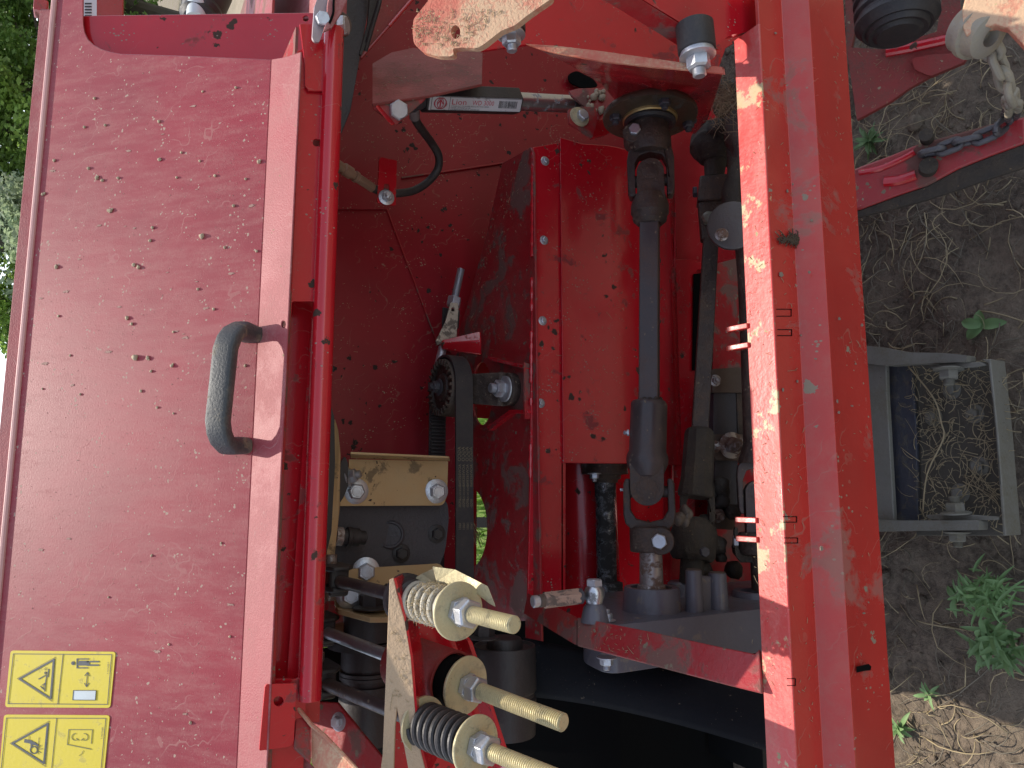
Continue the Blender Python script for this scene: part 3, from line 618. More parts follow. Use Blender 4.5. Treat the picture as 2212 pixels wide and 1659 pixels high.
# lifting tabs behind the flange
for i, (u0,u1,v) in enumerate([(1578,1622,700),(1579,1622,741),(1589,1631,1118),(1590,1632,1160)]):
    xx = P(1619, v, y=BY).x
    pts = [P(u1+6, v, x=xx), P(u1+6, v, x=xx)]
    c = V((xx, BY+.018, BZ+.002))
    b = MB().poly([rings_ for rings_ in [[V((xx, BY-.004, BZ-.004)), V((xx, BY+.024, BZ-.004)), V((xx, BY+.032, BZ+.002+(.004 if i < 2 else 0))), V((xx, BY+.026, BZ+.009)), V((xx, BY-.004, BZ+.004))]]], (-.007,0,0))
    b.build('welded_tab', M_beam, beam, bevel=.001)
# ------------------------------------------------------------------ the frame round the opening
frm = thing('machine_housing', 'dark red welded steel housing around the drive compartment', 'machine frame', (0, 1.3, -.7))
YF = 1.25                                     # plane of the bolted flange strip
SZ = P(1150, 700, y=YF).z                     # shelf height
YW = P(1005, 700, z=SZ).y                     # back wall
# shelf (dirty, facing up) with the lightening holes
sh = [P(u, v, z=SZ) for u, v in UV(1146,318, 1085,352, 1052,500, 1012,650, 990,720, 975,900, 955,1250, 960,1420, 1170,1420, 1162,1000, 1152,330)]
h1 = [P(u, v, z=SZ) for u, v in circ(1012, 1140, 40, 88, 28)]
h2 = [P(u, v, z=SZ) for u, v in circ(1041, 850, 22, 68, 24)]
shelf = MB().poly([sh, h1, h2], (0,0,-.005)).build('shelf', M_redd, frm, bevel=.001)
# wall sheets behind the shelf
def uvd(u, v, y): return P(u, v, y=y)
def wall(name, pts, m, th=.003, bevel=0, **kw):
    return MB().poly([[uvd(*p) for p in pts]], (0,th,0)).build(name, m, frm, bevel=bevel, **kw)
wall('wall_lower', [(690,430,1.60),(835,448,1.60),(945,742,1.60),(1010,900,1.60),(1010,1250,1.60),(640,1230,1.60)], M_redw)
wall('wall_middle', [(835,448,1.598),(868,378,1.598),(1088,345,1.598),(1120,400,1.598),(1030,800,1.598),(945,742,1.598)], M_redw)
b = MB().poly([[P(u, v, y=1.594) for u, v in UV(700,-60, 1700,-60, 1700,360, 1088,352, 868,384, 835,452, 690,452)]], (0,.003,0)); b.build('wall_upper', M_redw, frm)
b = MB().tube([P(835,450,y=1.597), P(945,742,y=1.597)], .0018, 6); b.tube([P(868,384,y=1.592), P(1088,352,y=1.592)], .002, 6); b.build('weld_seam', M_redd, frm)
# bolted flange strip
fs_ = MB().poly([[P(u, v, y=YF) for u, v in UV(1152,318, 1222,306, 1224,330, 1222,1300, 1140,1300, 1146,1000)]], (0,.005,0)).build('bolted_strip', M_redc, frm, bevel=.001)
for k, (u, v) in enumerate([(1177,348),(1175,519),(1172,693),(1168,871)]):
    p = P(u, v, y=YF); bolt(fs_, p, (0,-1,0), px(6.6, p), M_zinc, 'flange', spin=k*.4)
b = MB()
for (v0, v1) in [(600,680),(715,830),(860,880),(960,1040),(330,560)]:
    pts = [P(1150.5+(v*.0+.0)-(v-330)*.007, v, y=YF-.001) for v in range(v0, v1, 8)]
    b.tube(pts, [.0035*(1+.35*math.sin(i*1.9)) for i in range(len(pts))], 8)
b.build('weld_bead', M_redc, frm)
# faceted guard sheet
gp = [(1213,0.),(1262,.002),(1318,-.018),(1345,-.022),(1390,-.020),(1440,-.006),(1465,.03)]
gp = [P(u, 650, y=YF-.006+dy) for u, dy in gp]
xg0 = XV(gp[0].y, gp[0].z, 296); xg1 = XV(gp[0].y, gp[0].z, 1000)
front = [(p.y, p.z) for p in gp]; back = [(p.y+.004, p.z-.002) for p in reversed(gp)]
g_ = MB().prismx(front+back, xg0, xg1).build('guard_sheet', M_redc, frm, bevel=.0015)
# sheets right of the guard
def sheet(name, pts, y, m, **kw): return MB().poly([[P(u, v, y=y) for u, v in pts]], (0,.004,0)).build(name, m, frm, **kw)
sheet('rear_sheet', UV(1440,200, 1760,200, 1760,1330, 1440,1330), YF+.05, M_red)
sheet('side_sheet', UV(1440,560, 1505,560, 1500,1290, 1432,1290), YF+.02, M_redc, bevel=.001)
sheet('mount_sheet', UV(1545,570, 1640,545, 1660,1290, 1530,1290), YF+.0, M_redd, bevel=.001)
b = MB().poly([[P(u, v, y=YF+.03) for u, v in UV(1468,574, 1500,568, 1600,556, 1625,545, 1625,562, 1600,572, 1500,584, 1468,590)]], (0,.02,0)); b.build('cross_rib', M_redc, frm, bevel=.001)
b = MB()
for v0 in (590, 735, 880, 905, 1005): b.tube([P(1452, v0+i*6, y=YF+.012) for i in range(9)], .004, 8)
b.tube([P(1459, 440, y=YF+.016), P(1449, 1280, y=YF+.016)], .0016, 6); b.build('weld_bead', M_redc, frm)
# drum behind the cut away guard, dark slot, oily rod
b = MB(); p0 = P(1250, 985, y=YF+.2); p1 = P(1262, 1330, y=YF+.2); b.cyl(p0, p1, .085, seg=48); b.build('red_drum', M_redc, frm)
sheet('slot_backing', UV(1205,980, 1470,980, 1470,1330, 1205,1330), YF+.34, M_redc)
b = MB(); b.poly([[P(1213,1001,y=YF), P(1213,1300,y=YF), P(1213,1300,y=YF+.3), P(1213,1001,y=YF+.3)]], (0,0,-.003)); b.build('slot_side', M_black, frm)
# unseen roof and rear sheets, added and extended to block sun from the compartment
x0_, x1_ = XL+.03, 1.15
XR = XV(1.1, Hb.z, 124); XE = -.335
XR2 = XV(1.612, Hb.z-.03, 42); b = MB().poly([[V((XE,.999,Hb.z-.03)), V((XR,.999,Hb.z-.03)), V((XR,1.20,Hb.z-.03)), V((XR2,1.20,Hb.z-.03)), V((XR2,1.627,Hb.z-.03)), V((XE,1.627,Hb.z-.03))]], (0,0,.004)); b.build('roof_sun_block', M_redd, frm)
zt1 = Hb.z-.03; b = MB().box(((XE+XR2)/2, 1.62, (zt1-.8)/2), (XR2-XE,.004,zt1+.8)); b.build('rear_sun_block', M_redd, frm)
zt2 = P(548, 10, y=1.62).z; b = MB().box(((1.4+XR2)/2, 1.62, (zt2-.8)/2), (1.4-XR2-.002,.004,zt2+.8)); b.build('rear_sun_block', M_redd, frm)
b = MB().box((.72, 1.625, -1.15), (1.1,.004,.7)); b.build('rear_skirt', M_redd, frm)
b = MB().box((-.53, 1.62, -1.36), (.66,.004,.52)); b.build('void_shade_plate', M_black, frm)  # black plate added to paint the darkness of the void
xl_ = XV(1.42, -.40, 1605); b = MB().poly([[V((XE+.04,1.42,zt1)), V((XE+.04,1.42,-.46)), V((xl_,1.42,-.46)), V((xl_,1.42,zt1))]], (0,.003,0)); b.poly([[V((XE+.08,1.422,-.462)), V((XE+.08,1.2,-.90)), V((xl_-.1,1.2,-.90)), V((xl_-.1,1.422,-.462))]], (0,.003,.002)); b.build('void_shade_liner', M_black, frm)  # black sheets added where only dark void shows
b = MB().box((.5, 1.42, -1.5), (1.3,.36,.004)); b.build('floor_sheet', M_redd, frm)

# flat mud pats stuck to the beam
b = MB()
for (k, u, v, w, h) in [('F',675,140,28,26),('F',852,125,16,16),('F',835,598,30,24),('F',893,673,16,10),('F',840,952,34,14),('F',778,815,10,16),('F',687,868,10,18),('F',1042,418,16,18),('F',905,290,10,12),('F',800,525,10,10),('F',1030,940,8,22),('F',1122,970,16,8),('F',1145,705,10,8),('C',785,1105,18,14),('C',750,1165,10,14),('C',715,1210,10,20),('C',870,1395,20,14),('C',640,210,14,10),('C',735,185,20,16),('C',985,950,12,16),('C',1190,1260,10,14),('F',1185,460,16,16),('F',1040,1010,14,16),('I',1350,680,18,8),('I',1080,270,20,26)]:
    uc, vc = K(k, u, v); y_ = (B1.y if uc < 1745 else B3.y+.012 if uc < 1795 else B3.y)-.0012; c = P(uc, vc, y=y_); U_ = px(1, c); pts = []
    for j in range(16):
        an = 2*math.pi*j/16; rr = .6+.5*rnd.random(); pts.append(c+V((math.sin(an)*h/2.93*.5*U_*rr*1.3, 0, math.cos(an)*w/2.93*.5*U_*rr*1.5)))
    b.poly([pts], V((0,-.0012,0)))
tag(b.build('mud_pats', mat('tan_mud_pat', (.25,.20,.15), .9, var=.4, bump=.8), smooth=20), 'flat dried mud pats on the face of the front beam', 'mud pats', kind='stuff')
b = MB()
for i in range(160):
    c = P(*K('C', rnd.gauss(775, 50), rnd.gauss(1515, 13)), y=B1.y-.003); d = V((rnd.gauss(0,1), -.1, rnd.gauss(0,1))).normalized()*rnd.uniform(.002,.009); b.tube([c-d, c+V((0,-.002,0)), c+d], rnd.uniform(.0004,.0011), 4)
tag(b.build('straw_smear', mat('dark_brown_straw', (.075,.05,.03), .9, var=.6, bump=0), raw=True), 'dark smear of mud and straw on the beam face', 'straw smear', kind='stuff')

MB().poly([[P(u, v, z=-.98) for u, v in UV(960,1117, 1075,1117, 1075,1140, 960,1140)]], (0,0,-.004)).build('cross_strap', M_black, frm)
b = MB()
for i in range(9):
    a_ = P(rnd.uniform(995,1030), rnd.uniform(1065,1110), z=SZ-.02); c_ = P(rnd.uniform(1000,1045), rnd.uniform(1140,1200), z=SZ-.03); b.tube(smooth_path([a_, (a_+c_)*.5+V((0,rnd.uniform(-.02,.02),rnd.uniform(-.01,.01))), c_], 4), .0009, 4)
tag(b.build('twigs', M_straw, raw=True), 'thin dry twigs caught in the hole beside the belt', 'twigs', kind='stuff')
# ------------------------------------------------------------------ helpers for machinery
def xl(mbx, y, z, prof, **kw):                # lathe along x; prof [(v, radius in grid units)], v growing = towards -x
    xs = [XV(y, z, v) for v, r in prof]; p0 = V((xs[0], y, z)); p1 = V((xs[-1], y, z))
    mbx.lathe(p0, p1, [(xs[0]-x, px(r, V((x, y, z)))) for x, (v, r) in zip(xs, prof)], **kw); return mbx
def lin(p0, p1, u):                           # point of the segment p0-p1 that is seen at column u
    a, b_ = 0., 1.
    f = lambda t: proj(p0+(p1-p0)*t)[0]-u
    lo, hi = -1.5, 2.5; s_ = 1 if f(1) > f(0) else -1
    for _ in range(50):
        m = (lo+hi)/2
        if f(m)*s_ < 0: lo = m
        else: hi = m
    return p0+(p1-p0)*lo
def linv(p0, p1, v):
    f = lambda t: proj(p0+(p1-p0)*t)[1]-v
    lo, hi = -1.5, 2.5; s_ = 1 if f(1) > f(0) else -1
    for _ in range(50):
        m = (lo+hi)/2
        if f(m)*s_ < 0: lo = m
        else: hi = m
    return p0+(p1-p0)*lo
def pplane(a, b_, c): n = (b_-a).cross(c-a).normalized(); return (a, n if n.y < 0 else -n)
def pp(pl, *uvs, off=0): return [P(u, v, pl=pl, off=off) for u, v in uvs]
def pl_plate(name, pl, uvs, th, m, parent, holes=(), bevel=.001, off=0, label=None):
    n = pl[1]
    return MB().poly([pp(pl, *r, off=off) for r in [uvs]+list(holes)], -n*th if n.dot(CD) < 0 else n*th).build(name, m, parent, bevel=bevel, label=label)
# ------------------------------------------------------------------ main drive shaft
A1 = P(1398, 600, y=1.03); y1, z1 = A1.y, A1.z
U1 = px(1, A1); _cd = -(A1.normalized()); _sd = V((0, -_cd.z, _cd.y)).normalized()
if _sd.dot(CX) < 0: _sd = -_sd
def off1(v):
    t = [(200,15),(260,15),(440,10),(860,-2),(1060,-13),(1170,-7),(1320,-8)]
    for (a, p), (c, q) in zip(t, t[1:]):
        if v <= c or c == 1320: return p+(q-p)*max(0, min(1, (v-a)/(c-a)))
def a1(v): return V((XV(y1, z1, v), y1, z1))+_sd*off1(v)*U1
def xs(b, prof, **kw):
    q = [a1(v) for v, r in prof]; a, c = q[0], q[-1]
    b.lathe(a, c, [(a.x-p.x, r*U1) for p, (v, r) in zip(q, prof)], **kw); return b                                
sh1 = thing('drive_shaft', 'long square black cardan shaft with forked joints, nearest to the front beam', 'drive shaft', a1(1300))
CAMDIR = -(A1.normalized()); side = V((0, -CAMDIR.z, CAMDIR.y)).normalized()   # side = across the shaft in the picture plane
if side.dot(CX) < 0: side = -side
fr = V((1,0,0)).cross(side).normalized()
if fr.dot(A1) > 0: fr = -fr                   # towards the viewer
MX = Matrix(((1, side.x, fr.x),(0, side.y, fr.y),(0, side.z, fr.z)))
b = MB(); xs(b, [(236,36),(240,40),(262,40),(263,37),(268,37),(269,40),(284,41),(300,46),(322,47),(334,40)]); 
hub1 = b.build('yoke_hub', M_iron, sh1, bevel=.001)
def boss(par, v, ds, df, r, L, m=M_iron, name='clamp_boss'):
    c = a1(v)+side*ds*U1; b = MB(); b.cyl(c+fr*(df-L)*U1, c+fr*df*U1, r*U1, ch=.0015); return b.build(name, m, par)
boss(sh1, 300, -36, 38, 22, 60)
bolt(hub1, a1(297)+side*(-32)*U1+fr*38*U1, fr, 13*U1, M_zinc, 'hex', spin=.3)
bolt(hub1, a1(259)+side*(-27)*U1+fr*36*U1, fr, 11*U1, M_zinc, 'hex', spin=.8)
def fork(par, v0, v1, w, arm, depth, top, name='fork', m=M_iron, inv=False, base=None, ax=a1):
    """two-armed fork opening from v0 (bridge) to v1 (arm tips); w half width, arm thickness, all in grid units"""
    x0 = ax(v0).x; x1 = ax(v1).x; s_ = 1 if x1 < x0 else -1; H_ = abs(x1-x0); o = V((x0, ax(v0).y, ax(v0).z)); wo, ar = w*U1, arm*U1; dp = depth*U1
    out = [(0,-wo*.55)]+[(.18*H_,-wo*.93),(.34*H_,-wo),(H_*.9,-wo*.98),(H_,-wo*.9),(H_,-(wo-ar)),(.42*H_,-(wo-ar)),(.26*H_,-(wo-ar)*.72),(.20*H_,0)]
    out2 = [(a, -c) for a, c in reversed(out[:-1])]; pts = out+out2
    b = MB(); b.poly([[o+V((-s_*a,0,0))+side*c-fr*dp for a, c in pts]], fr*dp*2); return b.build(name, m, par, bevel=.0035, seg=3)
fork(sh1, 312, 428, 51, 17, 17, 0)
b = MB(); c = a1(392); b.cyl(c-side*44*U1, c+side*44*U1, 13*U1, ch=.002); b.build('joint_cross', M_iron, sh1)
def tongue(par, v0, v1, w, th, m=M_iron, name='inner_yoke', ax=a1, cap=True):
    """rounded ear with the bearing cap facing the viewer; round end at v0, root at v1"""
    o = ax(v0); H_ = abs(ax(v1).x-o.x); s_ = 1 if ax(v1).x < o.x else -1; wo = w*U1; pts = []
    for k in range(13):
        a = math.pi*k/12; pts.append((wo*(1-math.sin(a)), -wo*math.cos(a)))
    pts += [(H_, wo*1.02), (H_, -wo*1.02)]
    b = MB(); b.poly([[o+V((-s_*a,0,0))+side*c-fr*th*U1 for a, c in pts]], fr*2*th*U1); r = b.build(name, m, par, bevel=.003, seg=3)
    if cap:
        cc = o+V((-s_*wo,0,0)); b = MB(); b.lathe(cc+fr*(th-1)*U1, cc+fr*(th+5)*U1, [(0,wo*.74),((1+.5)*U1,wo*.74),((1+.5)*U1,wo*.66),((1+.0)*U1,wo*.64),((1+.6)*U1,wo*.60)], 30); b.build('bearing_cap', m, r)
    return r
tongue(sh1, 352, 445, 29, 24)
b = MB(); xs(b, [(424,34),(436,38),(446,41),(462,41),(466,38),(478,36),(486,27)]); b.build('tube_collar', M_iron, sh1)
xa, xb = a1(478).x, a1(872).x; hw = 20.5*U1
sec = rnd_poly([(-hw,-hw),(hw,-hw),(hw,hw),(-hw,hw)], .004, 3)
b = MB(); ang = R(6); b.poly([[a1(478)+side*(p*math.cos(ang)-q*math.sin(ang))+fr*(p*math.sin(ang)+q*math.cos(ang)) for p, q in sec]], a1(872)-a1(478)); b.build('square_tube', M_tube, sh1, smooth=25)
b = MB(); xs(b, [(862,22),(866,34),(871,38.5),(975,39),(984,43),(992,44),(1003,43),(1020,36),(1030,30)], seg=12); b.build('socket', M_tube, sh1, bevel=.003, smooth=40)
b = MB(); pts = [a1(865+1.5*math.sin(i*2.3))+side*24*U1*math.cos(i*.5)+fr*24*U1*math.sin(i*.5) for i in range(14)]
for i, q in enumerate(pts): clod(b, q, .0045, i*2.2)
b.build('grease_rim', M_crust, sh1, raw=True)
tongue(sh1, 1092, 1000, 34, 27)
c = a1(934)-side*40*U1; b = MB(); b.lathe(c, c-side*12*U1, [(0,7*U1),(4*U1,7*U1),(5*U1,3.5*U1),(9*U1,5*U1),(12*U1,2.5*U1)], 12); b.build('grease_nipple', M_zinc, sh1)
c = a1(1062); b = MB(); b.cyl(c-side*44*U1, c+side*46*U1, 12*U1, ch=.002); b.build('joint_cross', M_iron, sh1)
c = a1(1058)-side*46*U1; b = MB(); b.lathe(c, c-side*8*U1, [(0,5*U1),(4*U1,3*U1),(8*U1,4*U1)], 10); b.build('grease_nipple', M_zinc, sh1)
fork(sh1, 1152, 1034, 53, 15, 16, 0)
b = MB(); xs(b, [(1136,34),(1140,41),(1188,42),(1191,40)], seg=28); hub2 = b.build('yoke_hub', M_iron, sh1, bevel=.0015)
boss(sh1, 1166, 20, 40, 27, 60); bolt(hub2, a1(1166)+side*17*U1+fr*40*U1, fr, 16*U1, M_zinc, 'hex', spin=.2)
b = MB(); xs(b, [(1188,23),(1262,24),(1264,28),(1272,29)], seg=40); b.build('splined_stub', M_rust, sh1)
# bearing flange at the upper end
bf = thing('bearing_flange', 'round greasy brass coloured bearing flange where the main shaft leaves the housing', 'bearing flange', a1(245))
b = MB(); xs(b, [(243,100),(247,103),(253,104),(258,103),(258,50)], seg=64, cap=True); b.v = [V((p.x, p.y, p.z)) for p in b.v]; fl = b.build('flange_disc', mat('greasy_brass_disc', (.11,.08,.05), .35, metal=.6, dust=.25, dcol=(.07,.05,.04), grime=.3, gscale=30, bump=.2), bf)
b = MB(); xs(b, [(246,62),(262,60),(264,57)], seg=48); b.build('inner_ring', mat('brass_ring', (.52,.36,.15), .3, metal=.8, dust=.2, dcol=(.2,.14,.08), bump=.1), bf)
b = MB(); xs(b, [(260,55),(268,57),(270,52),(272,50)], seg=48); b.build('rubber_seal', M_rubber, bf)
x_ = a1(252).x
for u, v in K('O',1130,440, 510,640, 1430,730):
    p = P(u, v, x=x_); p.x = x_-.002; bolt(fl, p, (-1,0,0), 13*U1, M_block, 'nut', name='flange_nut')
# ------------------------------------------------------------------ second drive shaft, behind and below
T0 = P(1546, 330, y=1.17); T1 = P(1494, 1240, y=1.13)
def a2(v): return linv(T0, T1, v)
sh2 = thing('drive_shaft', 'thin dirty drive shaft leaning behind the main one, crusted with mud at its upper end', 'drive shaft', a2(1240))
d2 = (T1-T0).normalized(); U2 = px(1, T0)
def l2(b, prof, **kw):
    b.lathe(a2(prof[0][0]), a2(prof[-1][0]), [((a2(v)-a2(prof[0][0])).length, r*U2) for v, r in prof], **kw); return b
def lumpy(b, amt, sc, seed=0):
    for i, p in enumerate(b.v): b.v[i] = p+V((noise.noise(p*sc+V((seed,0,0))), noise.noise(p*sc+V((0,seed+5,0))), noise.noise(p*sc+V((0,0,seed+9)))))*amt
    return b
def sub_lathe(b, p0, p1, prof, seg=36, n=30):
    """lathe with resampled profile so that lumps show"""
    L = prof[-1][0]; out = []
    for i in range(n+1):
        t = L*i/n
        for (t0, r0), (t1, r1) in zip(prof, prof[1:]):
            if t0 <= t <= t1+1e-9: out.append((t, r0+(r1-r0)*((t-t0)/(t1-t0) if t1 > t0 else 0))); break
    b.lathe(p0, p1, out, seg); return b
b = MB(); q0, q1 = a2(276), a2(350); L = (q1-q0).length
sub_lathe(b, q0, q1, [(0,.02),(L*.1,.052),(L*.55,.060),(L*.85,.044),(L,.030)]); lumpy(b, .012, 30); b.build('mud_packed_joint', M_crust, sh2, raw=True)
b = MB(); l2(b, [(340,24),(347,29),(349,29),(350,24),(375,21),(388,22)]); b.build('shaft_neck', M_crust, sh2)
sd2 = side; 
def blk(b, v0, v1, w0, w1, th=20, ax=a2, off=0):
    p, q = ax(v0)+side*off*U2, ax(v1)+side*off*U2
    b.poly([[p-side*w0*U2-fr*th*U2, p+side*w0*U2-fr*th*U2, q+side*w1*U2-fr*th*U2, q-side*w1*U2-fr*th*U2]], fr*2*th*U2); return b
b = MB(); blk(b, 386, 440, 31, 33, 24); blk(b, 438, 520, 31, 20, 17); b.build('clamp_yoke', M_iron, sh2, bevel=.004)
bolt(sh2, a2(412)-side*34*U2, -side, 12*U2, M_block, 'hex'); bolt(sh2, a2(402)+side*33*U2, side, 10*U2, M_zinc, 'hex')
b = MB(); clod(b, a2(478)+side*-4*U2+fr*18*U2, .016, 4.4, 1.4); b.build('grease_lump', mat('green_grey_grease', (.14,.15,.12), .3, dust=.2, bump=.4), sh2, raw=True)
b = MB(); blk(b, 512, 935, 15.5, 16, 15); b.build('square_tube', M_iron, sh2, bevel=.0025)
b = MB(); l2(b, [(926,22),(930,27),(940,29),(1040,31),(1062,35),(1075,34)], seg=10); b.build('socket', M_crust, sh2, bevel=.003)
fork_ = fork(sh2, 1052, 1130, 40, 15, 16, 0, ax=a2, m=M_crust)
b = MB(); l2(b, [(1120,26),(1134,38),(1150,43),(1200,41),(1210,34)], seg=20); lumpy(b, .004, 60, 3); b.build('lower_yoke', M_crust, sh2, bevel=.001)
b = MB(); 
for i in range(6): clod(b, P(1474, 1118, y=1.06)+V((rnd.uniform(-.014,.014), 0, rnd.uniform(-.016,.016))), .011, i*3.3)
b.build('mud_caked_bolt', mat('greasy_mud', (.12,.095,.075), .5, var=.5, bump=1.), sh2, raw=True)
b = MB(); l2(b, [(1205,22),(1262,22)], seg=24); b.build('shaft_stub', M_crust, sh2)
bolt(sh2, P(1520, 1192, y=1.07), (0,-.8,.2), .010, M_block, 'hex')
# third, mostly hidden shaft beside the beam
c3 = P(1618, 700, y=1.06)
def a3(v): return V((XV(c3.y, c3.z, v), c3.y, c3.z))
sh3 = thing('drive_shaft', 'dark drive shaft half hidden behind the front beam', 'drive shaft', a3(1290))
b = MB(); xl(b, c3.y, c3.z, [(250,30),(300,34),(330,26),(420,30),(460,24),(600,20),(760,20),(880,22),(960,24),(990,34),(1000,36)]); lumpy(b, .002, 40); b.build('shaft_body', M_iron, sh3)
b = MB(); xl(b, c3.y, c3.z, [(1150,40),(1156,44),(1196,42),(1202,20),(1275,20)]); b.build('lower_hub', M_iron, sh3, bevel=.001)
U3 = px(1, c3)
b = MB(); c = a3(1060); 
fork(sh3, 985, 1110, 44, 13, 14, 0, ax=a3, m=M_tube); tongue(sh3, 1038, 1150, 28, 22, ax=a3, m=M_tube)
bolt(sh3, a3(1171)-side*42*U3, -side, 13*U3, M_zinc, 'hex')
b = MB(); q = P(1582, 490, y=1.04); b.lathe(q-fr*-.0, q+fr*.012, [(0,.046),(.002,.05),(.010,.05),(.012,.046)], 40); dsk = b.build('cover_disc', mat('dull_worn_disc', (.10,.09,.09), .4, metal=.5, dust=.3, dcol=(.12,.09,.07), bump=.3), sh3)
bolt(dsk, P(1559, 507, y=1.025), fr, .0085, M_rust, 'flange')
# ------------------------------------------------------------------ bearing block stack to the right
stk = thing('bearing_bracket', 'stack of dark and rust brown mounting plates with a large greasy nut', 'bracket', P(1575, 970, y=1.2))
ys = 1.19
M_brown = mat('rust_brown_plate', (.085,.055,.042), .55, dust=.2, dcol=(.14,.1,.07), bump=.5, bscale=120)
def st(name, uvs, y, m, th=.012, bevel=.002): return MB().poly([[P(u, v, y=y) for u, v in rnd_poly(uvs, 6)]], (0,th,0)).build(name, m, stk, bevel=bevel)
e = st('upper_plate', UV(1537,797, 1610,793, 1612,848, 1540,848), ys-.02, M_brown, .02); bolt(e, P(1545,822,y=ys-.022), (-.1,-1,.45), .0085, M_rust, 'nut')
st('spacer_plate', UV(1542,846, 1640,846, 1640,945, 1541,945), ys-.012, M_block, .02)
b = MB().poly([[P(u, v, y=ys-.016) for u, v in UV(1592,848, 1640,848, 1640,942, 1595,942)]], (0,.01,0)); b.build('inner_plate', M_iron, stk, bevel=.002)
e = st('middle_plate', UV(1540,938, 1640,938, 1640,996, 1545,994), ys-.03, M_brown, .02); bolt(e, P(1546,965,y=ys-.032), (-.2,-1,.3), .0085, M_rust, 'nut')
bolt(e, P(1580,962,y=ys-.045), (-.1,-1,.35), px(19, P(1577,962,y=ys-.04)), M_rust, 'nut', name='large_nut', spin=.3)
st('lower_plate', UV(1544,992, 1594,992, 1594,1105, 1544,1105), ys-.015, M_block, .02)
e = st('foot_plate', UV(1542,1090, 1586,1092, 1588,1145, 1541,1142), ys-.03, M_brown, .02); bolt(e, P(1551,1114,y=ys-.034), (-.3,-1,.3), .010, M_rust, 'nut')
# straw and mud wedged at the top of the shafts
b = MB()
for i in range(420):
    c = P(rnd.gauss(1566, 16), rnd.gauss(222, 27), y=rnd.uniform(1.02, 1.12)); d = V((rnd.gauss(0,1), rnd.gauss(0,.6), rnd.gauss(0,1))).normalized(); L = rnd.uniform(.01, .04)
    b.tube([c-d*L/2, c+V((0,0,rnd.gauss(0,.003))), c+d*L/2], rnd.uniform(.0004, .0009), 3)
tag(b.build('wedged_straw', mat('brown_straw', (.20,.13,.08), .8, var=.6, bump=0), raw=True), 'brown straw wedged between the shafts at the upper end', 'straw', kind='stuff')
b = MB()
for i in range(14): clod(b, P(rnd.uniform(1548,1600), rnd.uniform(190,330), y=1.13), rnd.uniform(.012,.03), i*1.9, 1)
tag(b.build('packed_mud', M_crust, raw=True), 'dark mud packed behind the beam at the upper end of the shafts', 'mud', kind='stuff')
# ------------------------------------------------------------------ oily vertical rod below the guard
y4, z4 = 1.33, P(1309, 1150, y=1.33).z
rod = thing('oily_shaft', 'oily black shaft end under the cut edge of the guard sheet', 'shaft', V((XV(y4,z4,1255), y4, z4)))
b = MB(); xl(b, y4, z4, [(1040,23),(1074,22.5),(1075,21.5),(1255,22),(1258,34),(1300,36)], seg=36); b.build('shaft_rod', M_oily, rod)
b = MB(); xl(b, y4, z4, [(985,52),(1006,52),(1012,50),(1024,50),(1026,34),(1034,34),(1036,28),(1043,27)], seg=30); b.build('bearing_hub', M_iron, rod, bevel=.001)
q = P(1284, 1022, y=y4-.055); bolt(rod, q, (-1,0,0), .0095, M_zinc, 'nut')
# ------------------------------------------------------------------ grey gearbox
gb = thing('gearbox', 'grey painted cast gearbox that the drive shafts run into', 'gearbox', P(1400, 1380, y=1.1))
gx0 = P(1440, 1337, y=.955).x; gx1 = gx0-.072
zz = lambda u: P(u, 1320, y=.955).z
g0, g1 = zz(1268), zz(1700)
# body: outline in y,z extruded along x
pr = [(.952, P(1312,1320,y=.952).z),(.952,P(1720,1320,y=.952).z),(1.25,P(1720,1320,y=1.25).z),(1.25,P(1285,1320,y=1.25).z),(1.04,P(1256,1320,y=1.04).z)]; pr = rnd_poly(pr, .03, 5)
pr = [(y, z) for y, z in pr]
MB().prismx(pr, gx0, gx1).build('gearbox_body', M_grey, gb, bevel=.016, seg=4)
def ring(v0, v1, r0, r1, rin, ax_y, ax_z, name, m=M_grey, seg=48):
    b = MB(); xs = [XV(ax_y, ax_z, v) for v in (v0, v1)]; q = V((xs[0], ax_y, ax_z)); U = px(1, q)
    xt = xs[0]; xbm = gx0-.01
    b.lathe(V((xt-.012,ax_y,ax_z)), V((xt-.013,ax_y,ax_z)), [(0,rin*U),(-.012,rin*U),(-.0125,(rin+2)*U),(-.0125,(r0-2)*U),(-.010,r0*U),(xt-xbm-.012,r1*U)], seg, cap=True)
    return b.build(name, m, gb, smooth=30)
bc_ = a1(1290); ring(1268, 1300, 59, 64, 44, bc_.y, bc_.z, 'bearing_boss')
b = MB(); xs(b, [(1272,46),(1273,46)], seg=40); b.build('seal', M_crust, gb)
for (u0, u1, vt) in [(1481,1515,1230),(1531,1568,1236)]:
    uc = (u0+u1)/2; yy = .99; q = P(uc, vt, y=yy); U = px(1, q); rr = (u1-u0)/2*U
    MB().lathe(q, V((gx0-.02, q.y, q.z)), [(0,rr*.8),(.002,rr),(q.x-gx0+.02, rr*1.22)], 28).build('breather_boss', M_grey, gb)
    MB().lathe(q, q-V((.001,0,0)), [(-.0006,rr*.9),(.001,rr*.9)], 24).build('rusty_rim', M_brown, gb)
q0 = P(1500, 1243, y=.99); q1 = P(1550, 1246, y=.99)
MB().poly([[q0, q1, V((gx0-.02, q1.y, q1.z)), V((gx0-.02, q0.y, q0.z))]], (0,.014,0)).build('boss_web', M_grey, gb, bevel=.003)
c5 = P(1640, 1290, y=1.06); ring(1276, 1300, 56, 60, 40, c5.y, c5.z, 'side_bearing_boss')
q = P(1475, 1255, y=1.15); MB().lathe(q, V((gx0-.02,q.y,q.z)), [(0,.026),(.004,.030),(q.x-gx0+.02,.034)], 30).build('rear_boss', M_grey, gb)
q = P(1310, 1312, y=.985); q.x = gx0+.001; bolt(gb, q, (1,0,0), .0095, M_zinc, 'nut')
